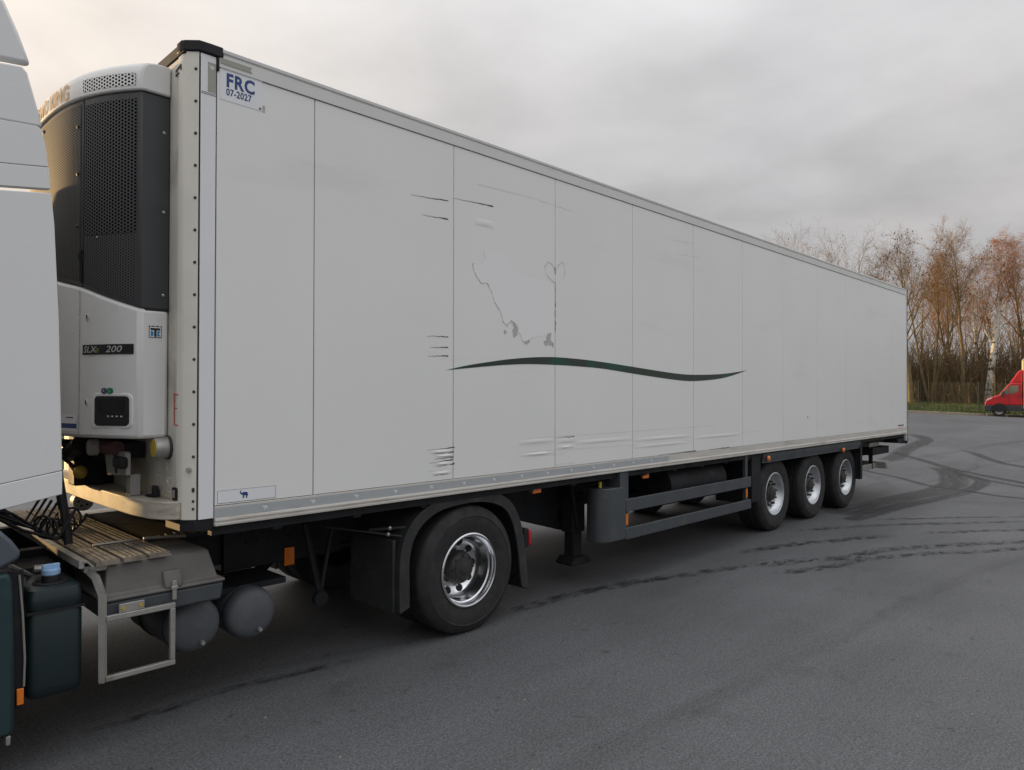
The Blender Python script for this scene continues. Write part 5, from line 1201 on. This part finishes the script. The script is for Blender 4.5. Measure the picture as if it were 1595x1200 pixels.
for i, (px_, d, h, sd) in enumerate(((1436, 62, 10.5, 21), (1466, 64, 11.5, 22), (1508, 60, 11.5, 23), (1532, 63, 11.0, 24), (1568, 60, 11.0, 25), (1583, 66, 10.0, 26), (1552, 70, 12.0, 31), (1494, 70, 11.0, 32), (1618, 60, 11.5, 27), (1650, 54, 11.5, 28), (1690, 52, 11.0, 29))):
    tree('bare_tree', 'bare brown tree in the back row behind the fence trees', d, px_, h, 0.13, sd, BARKD if i % 2 else BARK, (TWIG, TWIGO, TWIGD)[i % 3], BACK, stems=1 + (i % 2), first=0.30, spread=0.85, dens=0.7)
tree('bare_tree', 'bare tree whose thin grey top shows over the trailer roof, rightmost of those three', 53, 1322, 15.6, 0.19, 41, BARK, TWIGD, 'bare tree tops over the trailer roof', stems=2, first=0.5, spread=0.9, dens=0.62)
tree('bare_tree', 'bare tree top with clustered buds over the trailer roof, middle of those three', 56, 1276, 16.0, 0.17, 42, BARKD, TWIGD, 'bare tree tops over the trailer roof', kind='leafy', stems=3, first=0.5, spread=0.8, dens=0.62)
tree('bare_tree', 'bare tree top poking faintly over the trailer roof, leftmost of those three', 60, 1246, 16.4, 0.16, 43, BARKD, TWIG, 'bare tree tops over the trailer roof', first=0.5, spread=0.8, stems=2, dens=0.62)
tree('bare_tree', 'spreading bare tree half hidden behind the trailer rear corner', 52, 1385, 11.2, 0.17, 44, BARK, TWIGD, G1, first=0.4, spread=1.1)

# thicket of undergrowth: reads as one brown mass
def thicket(name, n0, n1, u0, u1, n, hmin, hmax, m, seed, wdt=(0.006, 0.016), lb='', ):
    rnd = random.Random(seed); mb = MB()
    for k in range(n):
        x, y = KXY(rnd.uniform(n0, n1), rnd.uniform(u0, u1)); z = VZ(x, y)
        h = hmin + (hmax-hmin)*rnd.random()**1.5; a = rnd.random()*2*PI; l = rnd.uniform(0.1, 0.55)*h
        p0 = Vector((x, y, z-0.05)); p2 = Vector((x+l*math.cos(a), y+l*math.sin(a), z+h)); p1 = p0.lerp(p2, 0.5) + Vector((0, 0, 0.15*h))
        r = rnd.uniform(*wdt); mb.tube([p0, p1, p2], [r*1.6, r, r*0.5], 3, False)
        for j in range(3):
            q = p1.lerp(p2, rnd.random()); e = q + Vector((rnd.gauss(0, .3), rnd.gauss(0, .3), rnd.uniform(-.2, .5)))
            mb.tube([q, e], [r*0.8, r*0.4], 3, False)
    o = mb.build(name, m, recalc=False, angle=0); tag(o, lb, 'bushes', kind='stuff'); return o
BRUSH = mat('brown_brushwood', (0.135, 0.090, 0.042), 0.9, var=(0.6, 0.35))
BRUSHO = mat('ochre_brushwood', (0.20, 0.125, 0.050), 0.9, var=(0.6, 0.35))
thicket('undergrowth', 6.5, 20, -34, 26, 15000, 0.5, 4.0, BRUSH, 5, (0.012, 0.028), 'dense brown undergrowth of thin stems behind the fence and tree trunks')
thicket('undergrowth', 9, 28, -38, 30, 7000, 2.0, 7.5, BRUSHO, 6, (0.008, 0.018), 'taller ochre saplings rising above the brown undergrowth')
# grass tufts on the verge
rnd = random.Random(9); mb = MB()
for k in range(16000):
    x, y = KXY(0.2+rnd.random()**1.3*9, rnd.uniform(-14, 12)); z = VZ(x, y); h = rnd.uniform(0.05, 0.16); a = rnd.random()*PI; s = 0.025
    mb.add([(x-s*math.cos(a), y-s*math.sin(a), z-0.01), (x+s*math.cos(a), y+s*math.sin(a), z-0.01), (x+rnd.gauss(0, .04), y+rnd.gauss(0, .04), z+h)], [(0, 1, 2)])
BLADE = mat('grass_blade', (0.085, 0.115, 0.024), 0.8, var=(0.5, 0.3))
o = mb.build('grass', BLADE, recalc=False, angle=0); tag(o, 'green winter grass on the verge between the kerb and the trees', 'grass', kind='stuff')
# small stones and debris on the asphalt
rnd = random.Random(4); mb = MB()
for k in range(110):
    d = rnd.uniform(2.2, 12); rt = rnd.uniform(-0.9*d, 1.0*d)*0.75; x, y = XY(d, rt)
    if y > -0.15: continue
    s = rnd.uniform(0.003, 0.008); mb.ball((x, y, TZ(x, y)+s*0.4), s, 5, 3, (1.3, 1, 0.7))
o = mb.build('grit', KERB, recalc=False); tag(o, 'scattered grit and pebbles on the asphalt', 'grit', kind='stuff')
